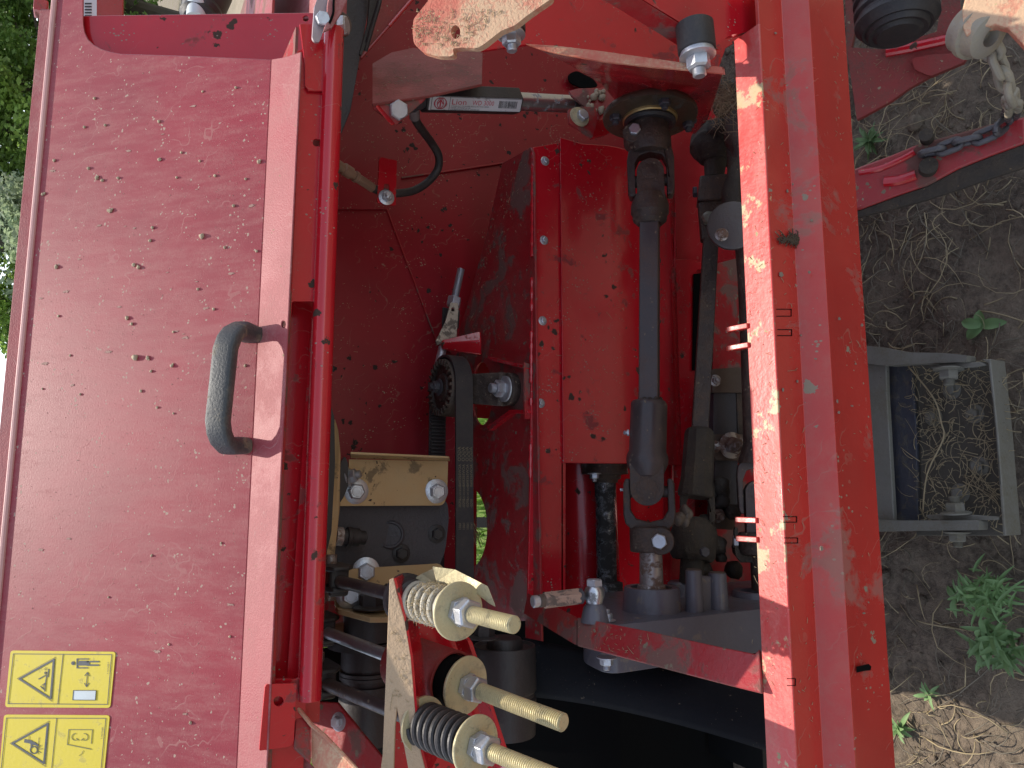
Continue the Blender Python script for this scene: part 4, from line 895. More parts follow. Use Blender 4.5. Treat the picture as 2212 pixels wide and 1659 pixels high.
for u, v, y in [(1345,1318,.97),(1560,1345,.97)]:
    pass
# ball joint fitting on the left end of the gearbox
bj = thing('ball_joint', 'short hexagonal link with a worn lacquered face and a polished ball joint', 'ball joint', P(1284, 1300, y=.97))
e0, e1 = P(1150, 1300, y=.975), P(1284, 1284, y=.965); Uj = px(1, e0); dj = (e1-e0).normalized(); Lj = (e1-e0).length
MB().lathe(e0, e1, [(0,11*Uj),(1.5*Uj,13*Uj),(12*Uj,13*Uj),(13*Uj,11*Uj),(20*Uj,11*Uj)], 28).build('end_cap', M_zinc, bj)
MB().lathe(e0+dj*16*Uj, e1, [(0,12*Uj),(2*Uj,14*Uj),(14*Uj,14*Uj)], 28).build('brown_collar', M_brown, bj)
MB().lathe(e0+dj*28*Uj, e1, [(0,16*Uj),(2*Uj,18.5*Uj),(84*Uj,18.5*Uj),(88*Uj,15*Uj)], poly=6, rot=.15).build('hexagon_body', mat('chipped_lacquer', (.40,.25,.19), .5, metal=.2, dust=.1, grime=.42, gcol=(.04,.035,.035), gscale=30, bump=.3), bj, bevel=.001)
fc = e0+dj*66*Uj+frame(dj)[0]*0
MB().lathe(e0+dj*108*Uj, e1, [(0,16*Uj),(8*Uj,17*Uj),(12*Uj,17*Uj),(16*Uj,12*Uj)], 24).build('neck', M_block, bj)
c = P(1284, 1284, y=.965); b = MB(); b.lathe(c+V((20*Uj,0,0)), c-V((22*Uj,0,0)), [(0,14*Uj),(5*Uj,20*Uj),(13*Uj,23*Uj),(22*Uj,23*Uj),(32*Uj,20*Uj),(42*Uj,17*Uj)], 32); b.build('ball_housing', M_chrome, bj)
MB().lathe(c-V((20*Uj,0,0)), c-V((50*Uj,0,0)), [(0,19*Uj),(8*Uj,25*Uj),(40*Uj,32*Uj)], 28).build('joint_foot', M_grey, bj)
bolt(bj, c+V((19*Uj,0,0)), (1,0,0), 19*Uj, M_zinc, 'hex', spin=.5)
# ------------------------------------------------------------------ lower cross bar (frame side) and black shield
PB = pplane(P(1246,1333,y=.985), P(1246,1394,y=.965), P(1626,1414,y=.695))
xb_ = pl_plate('cross_bar', PB, UV(1246,1333, 1404,1364, 1560,1398, 1630,1412, 1640,1402, 1645,1497, 1560,1476, 1404,1435, 1246,1394), .006, M_redd, frm, bevel=.0015)
MB().poly([[P(1246,1333,pl=PB), P(1246,1394,pl=PB), P(1134,1326,y=1.20), P(1143,1282,y=1.22)]], (0,.005,0)).build('cross_bar_end', M_redd, frm, bevel=.001)
bolt(frm, P(1310, 1413, pl=PB, off=-.02)+V((-.004,.0,0)), (-1,0,0), .010, M_zinc, 'nut')
b = MB(); arc_ = []
for k in range(25):
    t = k/24; u = 1120+560*t; arc_.append((u, 1492+18*t+115*t**1.7))
upe = UV(1140,1382, 1246,1394, 1404,1428, 1560,1470, 1700,1500)
b = MB(); n = 24
up_ = [P(1130+570*t, 1380+120*t, y=1.17-.30*t) for t in [i/n for i in range(n+1)]]
lo_ = [P(1120+570*t, 1500+130*t**1.5, y=1.16-.30*t) for t in [i/n for i in range(n+1)]]
for j in range(9):
    s_ = j/8; bul = math.sin(math.pi*s_)*.02
    b.v += [a*(1-s_)+c*s_+V((0,-bul,0)) for a, c in zip(up_, lo_)]
for j in range(8):
    for i in range(n): k = j*(n+1)+i; b.f.append([k,k+1,k+n+2,k+n+1])
shd = b.build('curved_shield', M_tyre, None); sm = shd.modifiers.new('thickness','SOLIDIFY'); sm.thickness = .006
tag(shd, 'large curved blue-black shield below the red cross bar', 'shield')
# roller under the spring rods
rl = thing('idler_roller', 'dark dusty idler roller lying behind the threaded rods', 'roller', P(1092, 1500, y=1.12))
c = P(1090, 1393, y=1.13); M_dk = mat('dusty_dark_steel', (.032,.028,.028), .5, metal=.2, dust=.16, dcol=(.075,.058,.05), dscale=20, bump=.4, bscale=120)
U = px(1, c); b = MB(); b.lathe(c, c-V((1,0,0)), [(.004,58*U),(0,62*U),(.0,66*U),(.004,67*U),(.10*.7,68*U),(.074,64*U),(.080,64*U),(.084,68*U),(.14,66*U)], 56); b.build('roller_drum', M_dk, rl)
MB().lathe(c+V((.012,0,0))-V((0,-.0,0)), c-V((1,0,0)), [(0,34*U),(.004,38*U),(.018,40*U)], 36).build('hub_plate', M_dk, rl)
bolt(rl, P(1046,1384,y=1.10)+V((.004,0,0)), (1,0,0), .017, M_dk, 'nut')

MB().poly([[P(u, v, y=YF+.014) for u, v in UV(1499,592, 1524,588, 1517,800, 1496,800)]], (0,.002,0)).build('gap', M_black, frm)  # black strip painting the shade inside a gap
b = MB(); rr_ = random.Random(77)
for i in range(22): clod(b, P(rr_.uniform(1512,1600), rr_.uniform(1040,1235), y=rr_.uniform(1.13,1.17)), rr_.uniform(.008,.020), i*1.37, 1)
b.build('caked_mud', M_crust, sh2, raw=True)['kind'] = 'stuff'
fork(sh3, 420, 340, 30, 11, 14, 0, ax=a3, m=M_crust); fork(stk, 1215, 1140, 26, 9, 12, 0, ax=lambda v: a3(v)-side*30*U1, m=M_crust)
b = MB(); b.tube(smooth_path([P(1588,300,y=1.08), P(1592,360,y=1.06), P(1582,420,y=1.06), P(1590,470,y=1.05)], 6), [.020]*19, 14); lumpy(b, .006, 40, 2); b.build('curved_lever', M_crust, sh3)
# black sheet added to paint the dark void below the shield
MB().box((-.40, 1.44, -1.50), (.62,.32,.004)).build('void_shade_floor', M_black, frm)
# ------------------------------------------------------------------ three tension rods with springs
def rodline(u0, v0, ya, u1, v1, yb): return P(u0, v0, y=ya), P(u1, v1, y=yb)
def seglathe(b, l, pts, **kw):                # pts [(u, radius m)] along line l from far to near
    q = [lin(l[0], l[1], u) for u, r in pts]; b.lathe(q[0], q[-1], [((c-q[0]).length, r) for c, (u, r) in zip(q, pts)], **kw); return b
def coil(l, u0, u1, R_, r, turns):
    p, q = lin(l[0], l[1], u0), lin(l[0], l[1], u1); a = (q-p).normalized(); L = (q-p).length; f1, f2 = frame(a); n = int(turns*26); pts = []
    for i in range(n+1):
        t = i/n; an = 2*math.pi*turns*t; pts.append(p+a*L*t+(f1*math.cos(an)+f2*math.sin(an))*R_)
    return MB().tube(pts, r, 9)
def tension(l, label, uw, tip, uc0, uc1, style, un=None, tilt=0, k=1.):
    WR = .0335*k
    t = thing('spring_rod', label, 'threaded rod', lin(l[0], l[1], uw), 'tension rods in the red bracket')
    d = (l[1]-l[0]).normalized(); b = MB(); seglathe(b, l, [(proj(l[0])[0]+2, .0092), (uc0-30, .0092)]); b.build('rod', M_tube if style != 'x' else M_zinc, t)
    w = lin(l[0], l[1], uw)
    MB().lathe(w-d*.0045, w, [(0,WR-.001),(.001,WR),(.0035,WR),(.0045,WR-.001)], 56).build('washer', M_goldp, t, bevel=.0004)
    s_ = math.pi/5
    MB().lathe(w, w+d*.011, [(0,.0155),(.0015,.0172),(.010,.0172)], poly=6, rot=.25).build('lock_nut', M_zinc, t, bevel=.0006)
    MB().lathe(w+d*.010, w+d*.03, [(0,.0172),(.0145,.0172),(.0162,.015)], poly=6, rot=.7).build('nut', M_zinc, t, bevel=.0008)
    threads(w+d*.024, lin(l[0], l[1], tip), .0095*k, .0031).build('threaded_end', M_goldp, t, smooth=20)
    return t, w, d
l1 = rodline(733, 1256, 1.14, 1112, 1350, .70)
t1_, w1, d1 = tension(l1, 'short threaded rod with pale dusty coil spring, topmost in the red bracket', 992, 1112, 895, 965, 's')
c_ = coil(l1, 893, 984, .0215, .0037, 6.6).build('coil_spring', mat('dusty_pale_spring', (.50,.47,.40), .5, metal=.2, dust=.5, dcol=(.42,.36,.26), dscale=40, bump=.3, grime=.15, gcol=(.12,.1,.09), gscale=50), t1_)
b = MB(); seglathe(b, l1, [(872,.029),(874,.0315),(880,.0315),(881,.027),(893,.0255)], seg=44); b.build('rubber_cup', M_rubber, t1_)
b = MB(); seglathe(b, l1, [(893,.0255),(896,.022),(990,.013)], seg=30); b.build('rubber_core', M_rubber, t1_)
b = MB()
for i in range(500):
    p = lin(l1[0], l1[1], rnd.uniform(915, 965)); f1, f2 = frame(d1); an = rnd.uniform(-2.6, 1.); c = p+(f1*math.cos(an)+f2*math.sin(an))*rnd.uniform(.023,.027); q = V((rnd.gauss(0,1), rnd.gauss(0,1), rnd.gauss(0,1))).normalized()*rnd.uniform(.001,.004)
    b.tube([c-q, c+q], .0003, 3)
b.build('chaff', M_straw, t1_, raw=True)['kind'] = 'stuff'
# plated guard over the first spring
pg1 = (P(900,1240,y=.86), V((0,-.55,.83)).normalized())
MB().poly([[P(935,1229,y=.885), P(985,1236,y=.86), P(1055,1272,y=.79), P(1071,1312,y=.775), P(1058,1305,y=.785), P(1010,1268,y=.83), P(945,1262,y=.88)]], (.0035,0.0,.001)).build('spring_guard', M_goldp, t1_, bevel=.0008)
MB().poly([[P(935,1229,y=.885), P(945,1262,y=.88), P(890,1262,y=.93), P(878,1290,y=.94), P(866,1300,y=.95), P(868,1268,y=.95), P(912,1240,y=.92)]], (.0,.0035,.0)).build('guard_side', M_goldp, t1_, bevel=.0008)
l2_ = rodline(705, 1366, 1.24, 1214, 1560, .76)
t2_, w2, dd2 = tension(l2_, 'long threaded rod leaving the red sleeve, middle one of the three', 1008, 1218, 880, 980, 'x', k=1.12)
b = MB(); seglathe(b, l2_, [(868,.0385),(978,.0385),(978,.035),(972,.0345)], seg=56); b.build('red_sleeve', M_mudred, t2_, bevel=.0006)
b = MB(); seglathe(b, l2_, [(960,.033),(992,.0325),(994,.030)], seg=48); b.build('rubber_plug', M_black, t2_)
l3 = rodline(705, 1478, 1.14, 1180, 1672, .70)
t3_, w3, dd3 = tension(l3, 'threaded rod with black coil spring at the bottom edge of the picture', 1030, 1200, 905, 1020, 's')
coil(l3, 915, 1024, .0235, .0042, 8.2).build('coil_spring', M_rubber, t3_)
b = MB(); seglathe(b, l3, [(905,.017),(1028,.017)], seg=24); b.build('core', M_rubber, t3_)
b = MB(); seglathe(b, l3, [(912,.033),(916,.033)], seg=44); b.build('rear_washer', M_goldp, t3_)
# forked ends of the rods
def clevis(t, l, du, label=None):
    p = l[0]; d = (l[1]-l[0]).normalized(); U = px(1, p); q = p+d*.0
    for s_, nm in ((-1,'fork_plate'),(1,'fork_plate')):
        c = q+V((s_*22*U, 0, 0)); b = MB()
        out = [(-.075,-.020),(-.01,-.024),(.010,-.012),(.010,.012),(-.01,.022),(-.075,.020)]
        b.poly([[c+V((0, -a, e)) for a, e in out]], V((.007,0,0))); b.build(nm, M_dk, t, bevel=.003)
    MB().box(q+V((0,.004,0)), (.045,.012,.03)).build('fork_root', M_dk, t, bevel=.004)
    MB().cyl(q+V((-.034,.05,0)), q+V((.036,.05,0)), .009).build('fork_pin', M_rust, t)
clevis(t1_, l1, 0); clevis(t2_, l2_, 0); clevis(t3_, l3, 0)
# ------------------------------------------------------------------ red A-shaped bracket carrying the rods
ab = thing('rod_bracket', 'A-shaped red bracket with a dusty sunlit front flange carrying three threaded rods', 'bracket', P(880, 1450, y=.93))
PA = (P(850, 1300, y=.898), V((-.12,-math.cos(R(40)),math.sin(R(40)))).normalized())
fl_ = K('H',565,468, 592,460, 612,560, 660,720, 700,960, 740,1468, 800,1700, 690,1700, 612,1285, 600,1400, 590,1700, 505,1700, 520,1590, 545,1000)
pl_plate('front_flange', PA, fl_, .004, M_cake, ab, bevel=.0008)
def edge_plate(name, a, c, depth, m, par): return MB().poly([[a, c, c+depth, a+depth]], (0,0,-.002)).build(name, m, par)
ra = pp(PA, *K('H',592,460, 660,720, 700,960, 742,1468, 802,1700))
dv = V((.0,.045,-.030)); b = MB()
for i in range(len(ra)-1): b.poly([[ra[i], ra[i+1], ra[i+1]+dv, ra[i]+dv]], (.0,.0,-.003))
b.build('inner_flange', M_redc, ab)
wb = [P(u, v, y=1.02) for u, v in K('H',585,462, 790,440, 870,560, 1090,862, 1325,1580, 1345,1720, 600,1720, 560,1000)]
MB().poly([wb], (0,.004,0)).build('web', M_redc, ab, bevel=.001)
eb = [P(u, v, y=.955) for u, v in K('H',1075,850, 1180,1150, 1322,1585, 1350,1720)]; b = MB()
for i in range(3): b.poly([[eb[i], eb[i+1], eb[i+1]+V((0,.05,.0)), eb[i]+V((0,.05,0))]], (.0,0,.004))
b.build('outer_flange', M_redc, ab)
MB().poly([[P(*K('H',570,462), y=.90), P(*K('H',600,458), y=.90), P(*K('H',792,438), y=1.0), P(*K('H',700,446), y=1.02)]], (-.003,0,0)).build('top_flange', M_redc, ab)
# lower left plates: sunlit gusset and dark base plate
lb = thing('base_gusset', 'folded red gusset with sunlit dusty edge at the bottom left of the opening', 'gusset', P(700, 1600, y=1.0))
PD = (P(740, 1560, y=1.10), V((.1,-.50,.86)).normalized())
e = pl_plate('base_plate', PD, UV(640,1512, 728,1518, 860,1680, 700,1700, 650,1590), .005, M_redd, lb)
bolt(e, P(732,1559,pl=PD), PD[1], .0085, M_zinc, 'flange'); bolt(e, P(660,1540,pl=PD), PD[1], .008, M_zinc, 'flange')
PE = pplane(P(641,1526,y=1.0), P(671,1567,y=.985), P(671,1645,y=.96))
pl_plate('gusset_side', PE, UV(641,1526, 672,1567, 672,1648, 636,1615), .005, M_redd, lb)
PE2 = (P(672,1567,y=.985), V((.25,-.55,.80)).normalized())
pl_plate('gusset_face', PE2, UV(672,1567, 702,1592, 765,1660, 790,1700, 700,1700, 672,1648), .005, M_dustred, lb)
MB().tube([P(641,1526,y=.995), P(672,1565,y=.98), P(704,1592,pl=PE2), P(768,1660,pl=PE2), P(800,1700,pl=PE2)], .0028, 8).build('gusset_rim', M_dustred, lb)
MB().poly([[P(603,1632,y=1.02), P(640,1618,y=1.01), P(700,1680,y=.98), P(630,1700,y=1.0)]], (0,.004,0)).build('lower_leaf', M_strip, lb, bevel=.001)
# ------------------------------------------------------------------ grey casting with plated brackets
cb = thing('side_gearbox', 'dark grey cast gear housing held by yellow plated brackets', 'gear housing', P(845, 1160, y=1.4))
yc = 1.36
body = [P(u, v, y=yc) for u, v in rnd_poly(UV(700,1075, 966,1080, 970,1120, 962,1190, 948,1226, 700,1240), 14)]
cbody = MB().poly([body], (0,.16,0)).build('housing', M_block, cb, bevel=.010, seg=3)
MB().lathe(P(843,1155,y=yc-.0), P(843,1155,y=yc-.02), [(0,.027),(.003,.026),(.0045,.024),(.0045,.0215),(.002,.020),(.002,.001)], 40).build('cast_ring', M_block, cb)
bolt(cbody, P(943,1153,y=yc-.001), (0,-1,.1), .0115, M_dk, 'flange'); bolt(cbody, P(866,1195,y=yc-.001), (0,-1,.1), .0115, M_dk, 'flange')
# plug fitting lying on the housing
f0, f1_ = P(724,1158,y=yc-.035), P(790,1162,y=yc-.035); 
b = MB(); dL = (f1_-f0).length; b.lathe(f0, f1_, [(0,.015),(dL*.25,.016),(dL*.26,.0135),(dL*.36,.0135),(dL*.37,.018),(dL*.5,.018),(dL*.52,.0165),(dL*.75,.0165),(dL*.78,.0125),(dL*.97,.0125),(dL,.010)], 20); b.build('plug_fitting', M_dk, cb)
MB().lathe(f0, f1_, [(0,.0165),(dL*.22,.0168)], 24).build('plug_collar', M_rust, cb)
# bracket over the housing: face, lip
yb = 1.335
MB().poly([[P(u, v, y=yb) for u, v in rnd_poly(UV(754,992, 968,996, 966,1070, 958,1092, 732,1093, 741,1060, 752,1050), [2,2,6,10,3,3,3])]], (0,.004,0)).build('upper_bracket', M_gold, cb, bevel=.001)
MB().poly([[P(757,990,y=yb-.002), P(972,996,y=yb-.002), P(970,990,y=yb-.05), P(757,981,y=yb-.05)]], (.004,0,0)).build('bracket_lip', M_gold, cb, bevel=.001)
for u, v, s_ in [(768,1061,.4),(942,1061,.1)]: bolt(cb, P(u, v, y=yb-.0), (-.05,-1,.12), .0152, M_zinc, 'flange', spin=s_)
bolt(cb, P(752,1030,y=yb-.01), (.2,-.5,-.7), .013, M_zinc, 'nut')
MB().poly([[P(718,938,y=1.28), P(724,905,y=1.28), P(731,930,y=1.285), P(736,985,y=1.285), P(734,1100,y=1.285), P(720,1232,y=1.28), P(703,1232,y=1.28), P(713,1080,y=1.28)]], (.0,.005,0)).build('edge_strip', M_gold, cb, bevel=.0008)
MB().poly([[P(u, v, y=1.25) for u, v in rnd_poly(UV(700,862, 712,866, 722,900, 724,1000, 716,1150, 695,1240, 680,1240, 690,1000), 6)]], (0,.006,0)).build('dark_cheek', M_dk, cb, bevel=.002)
MB().poly([[P(u, v, y=1.31) for u, v in rnd_poly(UV(745,985, 752,1000, 752,1050, 742,1075, 728,1095, 724,1060, 735,1000), 4)]], (0,.006,0)).build('curved_cheek', M_dk, cb, bevel=.002)
# lower bracket: face up against the housing, flange towards -x, bolt with nut, second plate
MB().poly([[P(u, v, y=1.30) for u, v in rnd_poly(UV(742,1230, 950,1217, 962,1232, 966,1300, 836,1312, 724,1312, 722,1275, 735,1262), [3,8,4,3,3,6,3,3])]], (0,.004,0)).build('lower_bracket', M_gold, cb, bevel=.001)
MB().poly([[P(724,1310,y=1.30), P(966,1296,y=1.30), P(960,1322,y=1.20), P(836,1334,y=1.19), P(800,1334,y=1.19), P(730,1316,y=1.23)]], (-.008,0,0)).build('bracket_flange', M_gold, cb, bevel=.001)
q = P(802,1314,y=1.245); bolt(cb, q, (1,0,0), .021, M_dk, 'nut')
MB().cyl(q-V((.008,0,0)), q-V((.05,0,0)), .046, .044, seg=36).build('spacer', M_dk, cb)
PQ = P(836,1365,y=1.17)
MB().poly([[P(u, v, x=q.x-.05) for u, v in UV(703,1352, 740,1344, 760,1338, 880,1338, 880,1366, 760,1374, 703,1376)]], (-.012,0,0)).build('lower_plate', M_gold, cb, bevel=.001)
for (v0, v1, r) in [(1378,1394,.075),(1394,1440,.05),(1440,1446,.047),(1446,1454,.052),(1455,1463,.052),(1464,1475,.047),(1475,1600,.052)]:
    yy = 1.27; z_ = P(795, 1450, y=yy).z; MB().cyl(V((XV(yy,z_,v0),yy,z_)), V((XV(yy,z_,v1)+.0005,yy,z_)), r*.92, seg=36).build('pivot_column', M_dk, cb)
bolt(cb, P(790,1234,y=1.31), (0,-1,.2), .016, M_zinc, 'flange'); bolt(cb, P(757,1285,y=1.28), (0,-1,.2), .016, M_zinc, 'flange')
# ------------------------------------------------------------------ belt drive above the shelf
pc = P(968, 838, y=1.42); U = px(1, pc); pr_ = 62*U
pu = thing('idler_pulley', 'black ribbed idler pulley with the drive belt running round it', 'pulley', pc)
b = MB(); b.lathe(pc+V((0,0,.018)), pc-V((0,0,.03)), [(-.002,pr_*.20),(0,pr_*.42),(.001,pr_*.46),(.005,pr_*.5),(.006,pr_*.8),(.001,pr_*.84),(.0,pr_*.97),(.003,pr_),(.045,pr_)], 56); b.build('pulley_wheel', M_iron, pu)
b = MB()
for i in range(24):
    a = 2*math.pi*i/24; c = pc+V((math.cos(a)*pr_*.88, math.sin(a)*pr_*.88, .020)); b.box(c, (pr_*.2, .006, .006), Matrix.Rotation(a, 3, 'Z'))
b.build('pulley_teeth', M_iron, pu, bevel=.001)['kind'] = 'stuff'
bolt(pu, pc+V((0,0,.022)), (0,-.1,1), .012, M_block, 'nut')
bush0 = P(1128, 843, y=1.33)
ar = thing('tensioner_arm', 'black tensioner arm pivoting on a bush with a bright nut', 'tensioner arm', bush0)
bz = bush0+V((0,0,0)); bt = P(1092, 846, y=1.33); bt = V((bz.x, bz.y, bt.z))
MB().cyl(bz-V((0,0,.01)), bt, .034, seg=40, ch=.002).build('pivot_bush', M_iron, ar)
MB().lathe(bt, bt+V((0,0,.004)), [(0,.027),(.004,.026)], 36).build('pivot_washer', M_zinc, ar)
bolt(ar, bt+V((0,0,.004)), (0,-.05,1), .018, M_zinc, 'nut', name='pivot_nut')
MB().poly([[bt+V((-.035,.01,-.012)), bt+V((.035,.0,-.012)), pc+V((.03,.0,-.035)), pc+V((-.03,0,-.035))]], (0,0,.022)).build('arm_plate', M_iron, ar, bevel=.004)
MB().cyl(pc+V((0,0,-.055)), pc+V((0,0,-.012)), .03).build('wheel_hub', M_iron, ar)
# gussets round the bush
MB().poly([[P(u, v, y=YF+.004) for u, v in UV(1132,782, 1145,786, 1146,905, 1134,905)]], (0,.006,0)).build('pivot_backing', M_redd, frm, bevel=.001)
gz = SZ+.002
for uv_ in [UV(1054,770, 1135,790, 1138,797, 1060,780), UV(1050,922, 1100,885, 1138,885, 1140,893, 1104,893, 1056,930)]:
    MB().poly([[P(u, v, z=SZ+.012) for u, v in uv_]], (0,0,-.02)).build('gusset', M_redc, frm, bevel=.001)
# belt loop
bl = thing('drive_belt', 'flat black ribbed drive belt with faded print, looping round the idler pulley', 'belt', pc+V((-.2,0,0)))
ro = pr_+.004; h_ = .022; ex = P(1000, 1260, y=1.36).x; pts = []
yl = 1.42
for i in range(25):
    a = R(-90+180*i/24); pts.append((pc.x+ro*math.cos(a), pc.y+ro*math.sin(a)))
path = [(ex, pc.y-ro-.012)] + pts + [(ex, pc.y+ro-.002)]
def beltmesh(path, z0, z1, th):
    b = MB(); n = len(path)
    nor = []
    for i in range(n):
        a = V(path[max(i-1,0)]+(0,)); c = V(path[min(i+1,n-1)]+(0,)); t = (c-a).normalized(); nor.append(V((t.y,-t.x,0)))
    for i, (x, y) in enumerate(path):
        o = nor[i]*th; b.v += [V((x,y,z0)), V((x,y,z1)), V((x,y,z1))+o, V((x,y,z0))+o]
    for i in range(n-1):
        k = i*4; b.f += [[k,k+1,k+5,k+4],[k+1,k+2,k+6,k+5],[k+2,k+3,k+7,k+6],[k+3,k,k+4,k+7]]
    b.f += [[0,1,2,3],[n*4-4,n*4-3,n*4-2,n*4-1]]; return b
zb = pc.z-.004
beltmesh(path, zb-.020, zb+.018, .005).build('belt_band', M_belt, bl)
b = MB()
for i in range(46):
    x = pc.x-.02-i*.0075; b.box((x, pc.y+ro-.006, zb), (.003,.006,.034))
b.build('belt_teeth', M_belt, bl)['kind'] = 'stuff'
# print on the belt's outer face: rows running along the belt
yb2 = pc.y-ro-.0125
def belt_text(body, v, size, cols, dz=.0085, z0=.012):
    vs, fs = text_mesh(body, size)
    b = MB()
    for r_ in range(cols):
        x0 = XV(yb2, zb, v); zz_ = zb+z0-r_*dz
        # text runs towards -x (down the picture), letters' tops towards -z... up is +z
        yy = lambda x: pc.y-ro-.0058+(-.012)*max(0, min(1, (pc.x-x)/(pc.x-ex)))
        b.add([V((x0-p.x, yy(x0-p.x)-.0002, zz_+p.y-.004)) for p in vs], fs)
    return b.build('belt_print', M_belt_ink, bl, smooth=0)
belt_text('AGCO', 965, .010, 4); belt_text('ACW5653060', 1003, .0075, 4); belt_text('MADE IN USA', 1047, .005, 3); belt_text('0920-', 1078, .0075, 4); belt_text('1601', 1128, .0075, 4)
# ------------------------------------------------------------------ threaded adjuster with plated fork and red cone
ad = thing('belt_adjuster', 'threaded rod with plated fork and red cone stop above the pulley', 'adjuster', P(985, 700, y=1.50))
ya_ = 1.50
p0, p1 = P(*K('E',860,105), y=ya_), P(*K('E',818,300), y=ya_); threads(p0, p1, .0085, .0028).build('threaded_rod', M_zinc, ad, smooth=20)
dd = (p1-p0).normalized(); MB().lathe(p1-dd*.006, p1+dd*.022, [(0,.015),(.0015,.0165),(.020,.0165),(.022,.015)], poly=6).build('nut', M_zinc, ad, bevel=.001)
f_ = K('E',795,315, 842,320, 845,360, 832,545, 775,560, 710,585, 702,560, 765,430)
hh = K('E',800,348, 820,348, 820,372, 798,372)
MB().poly([[P(u, v, y=ya_-.016) for u, v in f_], [P(u, v, y=ya_-.016) for u, v in hh]], (0,.004,0)).build('fork', mat('chipped_plating', (.60,.52,.40), .45, metal=.25, dust=.2, grime=.5, gcol=(.07,.055,.05), gscale=55, bump=.2), ad, bevel=.001)
MB().poly([[P(u, v, y=ya_+.02) for u, v in K('E',745,345, 855,365, 845,480, 740,470)]], (0,.004,0)).build('rear_fork', M_dk, ad, bevel=.001)
MB().lathe(P(*K('E',735,585), y=ya_-.02), P(*K('E',930,580), y=ya_-.05), [(0,.006),(.003,.012),(.082,.0285),(.088,.029)], 5, poly=5).build('cone_stop', M_redc, ad, bevel=.003)
MB().cyl(P(*K('E',745,600), y=ya_-.01), P(*K('E',700,790), y=ya_-.02), .0095).build('lower_rod', M_zinc, ad)
bolt(frm, P(714,797,y=1.30), (.1,-.4,-1), .006, M_dk, 'nut', name='stud')
# ------------------------------------------------------------------ hydraulic cylinder, its brackets and hose
yh = 1.22
hc = thing('hydraulic_cylinder', 'small black hydraulic cylinder with a white printed label and bright piston rod', 'hydraulic cylinder', P(1015, 225, y=yh))
h0, h1 = P(912, 212, y=yh), P(1117, 219, y=yh); hd_ = (h1-h0).normalized(); ra_ = px(29, h0)
b = MB(); b.lathe(h0, h1, [(0,ra_*.9),(.004,ra_),((h1-h0).length-.004,ra_),((h1-h0).length,ra_*.9)], poly=8, rot=R(22.5)); 
LROT = R(19)
# octagon turned so that one flat looks at the viewer
def octa(p, q, r, rot): return MB().lathe(p, q, [(0,r*.93),(.003,r),((q-p).length-.003,r),((q-p).length,r*.93)], poly=6, rot=rot)
uu, ww = frame(hd_)
tocam = -(h0+h1).normalized(); ang0 = math.atan2(tocam.dot(ww), tocam.dot(uu)) + LROT
octa(h0, h1, ra_*1.08, ang0+R(30)).build('barrel', M_rubber, hc, bevel=.0015)
nf = (uu*math.cos(ang0)+ww*math.sin(ang0)); tf = hd_.cross(nf)*-1; rf = ra_*1.08*math.cos(R(30))
cw = rf*.577*.97
def LB(s_, t, off=.0006): return h0+hd_*s_+tf*t+nf*(rf+off)       # s along the barrel, t across the flat
if proj(LB(.05, .01))[1] > proj(LB(.05, 0))[1]: tf = -tf
LL = (h1-h0).length
lab = MB().poly([[LB(.004,-cw), LB(LL-.004,-cw), LB(LL-.004,cw), LB(.004,cw)]], -nf*.0004).build('label', M_white, hc)
def LT(body, s0, t0, size, m, sx=1, name='print'):
    vs, fs = text_mesh(body, size, sx); return MB().add([LB(s0+p.x, t0+p.y, .0010) for p in vs], fs).build(name, m, lab, smooth=0)
S = LL/205.                                     # metres per grid unit along the label
LT('Lion', S*48, -cw*.12, cw*1.15, M_inkred, 1.25); LT('WD 3000', S*92, -cw*.12, cw*.95, M_inkred, .95)
LT('HYDRAULIC CYLINDER SINGLE ACTING SERIES', S*48, -cw*.42, cw*.24, M_inkb, 1.25); LT('658262  DW2003 60.100', S*48, -cw*.66, cw*.24, M_inkb, 1.3); LT('KOLBENSTANGE NICHT VERDREHEN', S*48, -cw*.9, cw*.22, M_inkb, 1.3)
b = MB()
def lstroke(pts, w, off=.0010):
    for i in range(len(pts)-1):
        a, c = V(pts[i]+(0,)), V(pts[i+1]+(0,)); d = (c-a).normalized(); n_ = V((-d.y,d.x,0))*w/2
        b.poly([[LB(q.x, q.y, off) for q in (a-d*w*.3+n_, c+d*w*.3+n_, c+d*w*.3-n_, a-d*w*.3-n_)]], -nf*.0002)
cx_ = S*26; rr_ = cw*.86
for k, (ox, rx) in enumerate([(0,1.15),(-.22,.8),(.22,.8)]):
    lstroke([(cx_+ox*rr_+rx*rr_*math.cos(R(a)), rr_*.9*math.sin(R(a))) for a in range(0, 361, 24)], rr_*.13)
lstroke([(cx_-rr_*.5,-rr_*.1),(cx_,rr_*.6),(cx_+rr_*.5,-rr_*.1)], rr_*.2); lstroke([(cx_,rr_*.3),(cx_,-rr_*.6)], rr_*.26)
b.build('logo', M_inkred, lab, smooth=0)
b = MB()
lstroke([(S*8,-cw*.95),(S*8,cw*.95)], S*1.0); lstroke([(S*8,cw*.94),(LL-S*4,cw*.94),(LL-S*4,-cw*.96),(S*8,-cw*.96)], S*.9); lstroke([(S*45,-cw*.95),(S*45,cw*.95)], S*.8); b.build('label_frame', M_inkb, lab, smooth=0)
b = MB(); x = S*150
r_ = random.Random(5)
while x < LL-S*14:
    w_ = S*r_.choice([.5,.8,1.3]); b.poly([[LB(x,-cw*.45,.001), LB(x+w_,-cw*.45,.001), LB(x+w_,cw*.6,.001), LB(x,cw*.6,.001)]], -nf*.0002); x += w_+S*r_.choice([.6,.9,1.2])
b.build('barcode', M_inkb, lab, smooth=0)
h2 = P(1236, 225, y=yh); MB().cyl(h1, h2, px(19, h1), ch=.001).build('piston_rod', M_chrome, hc)
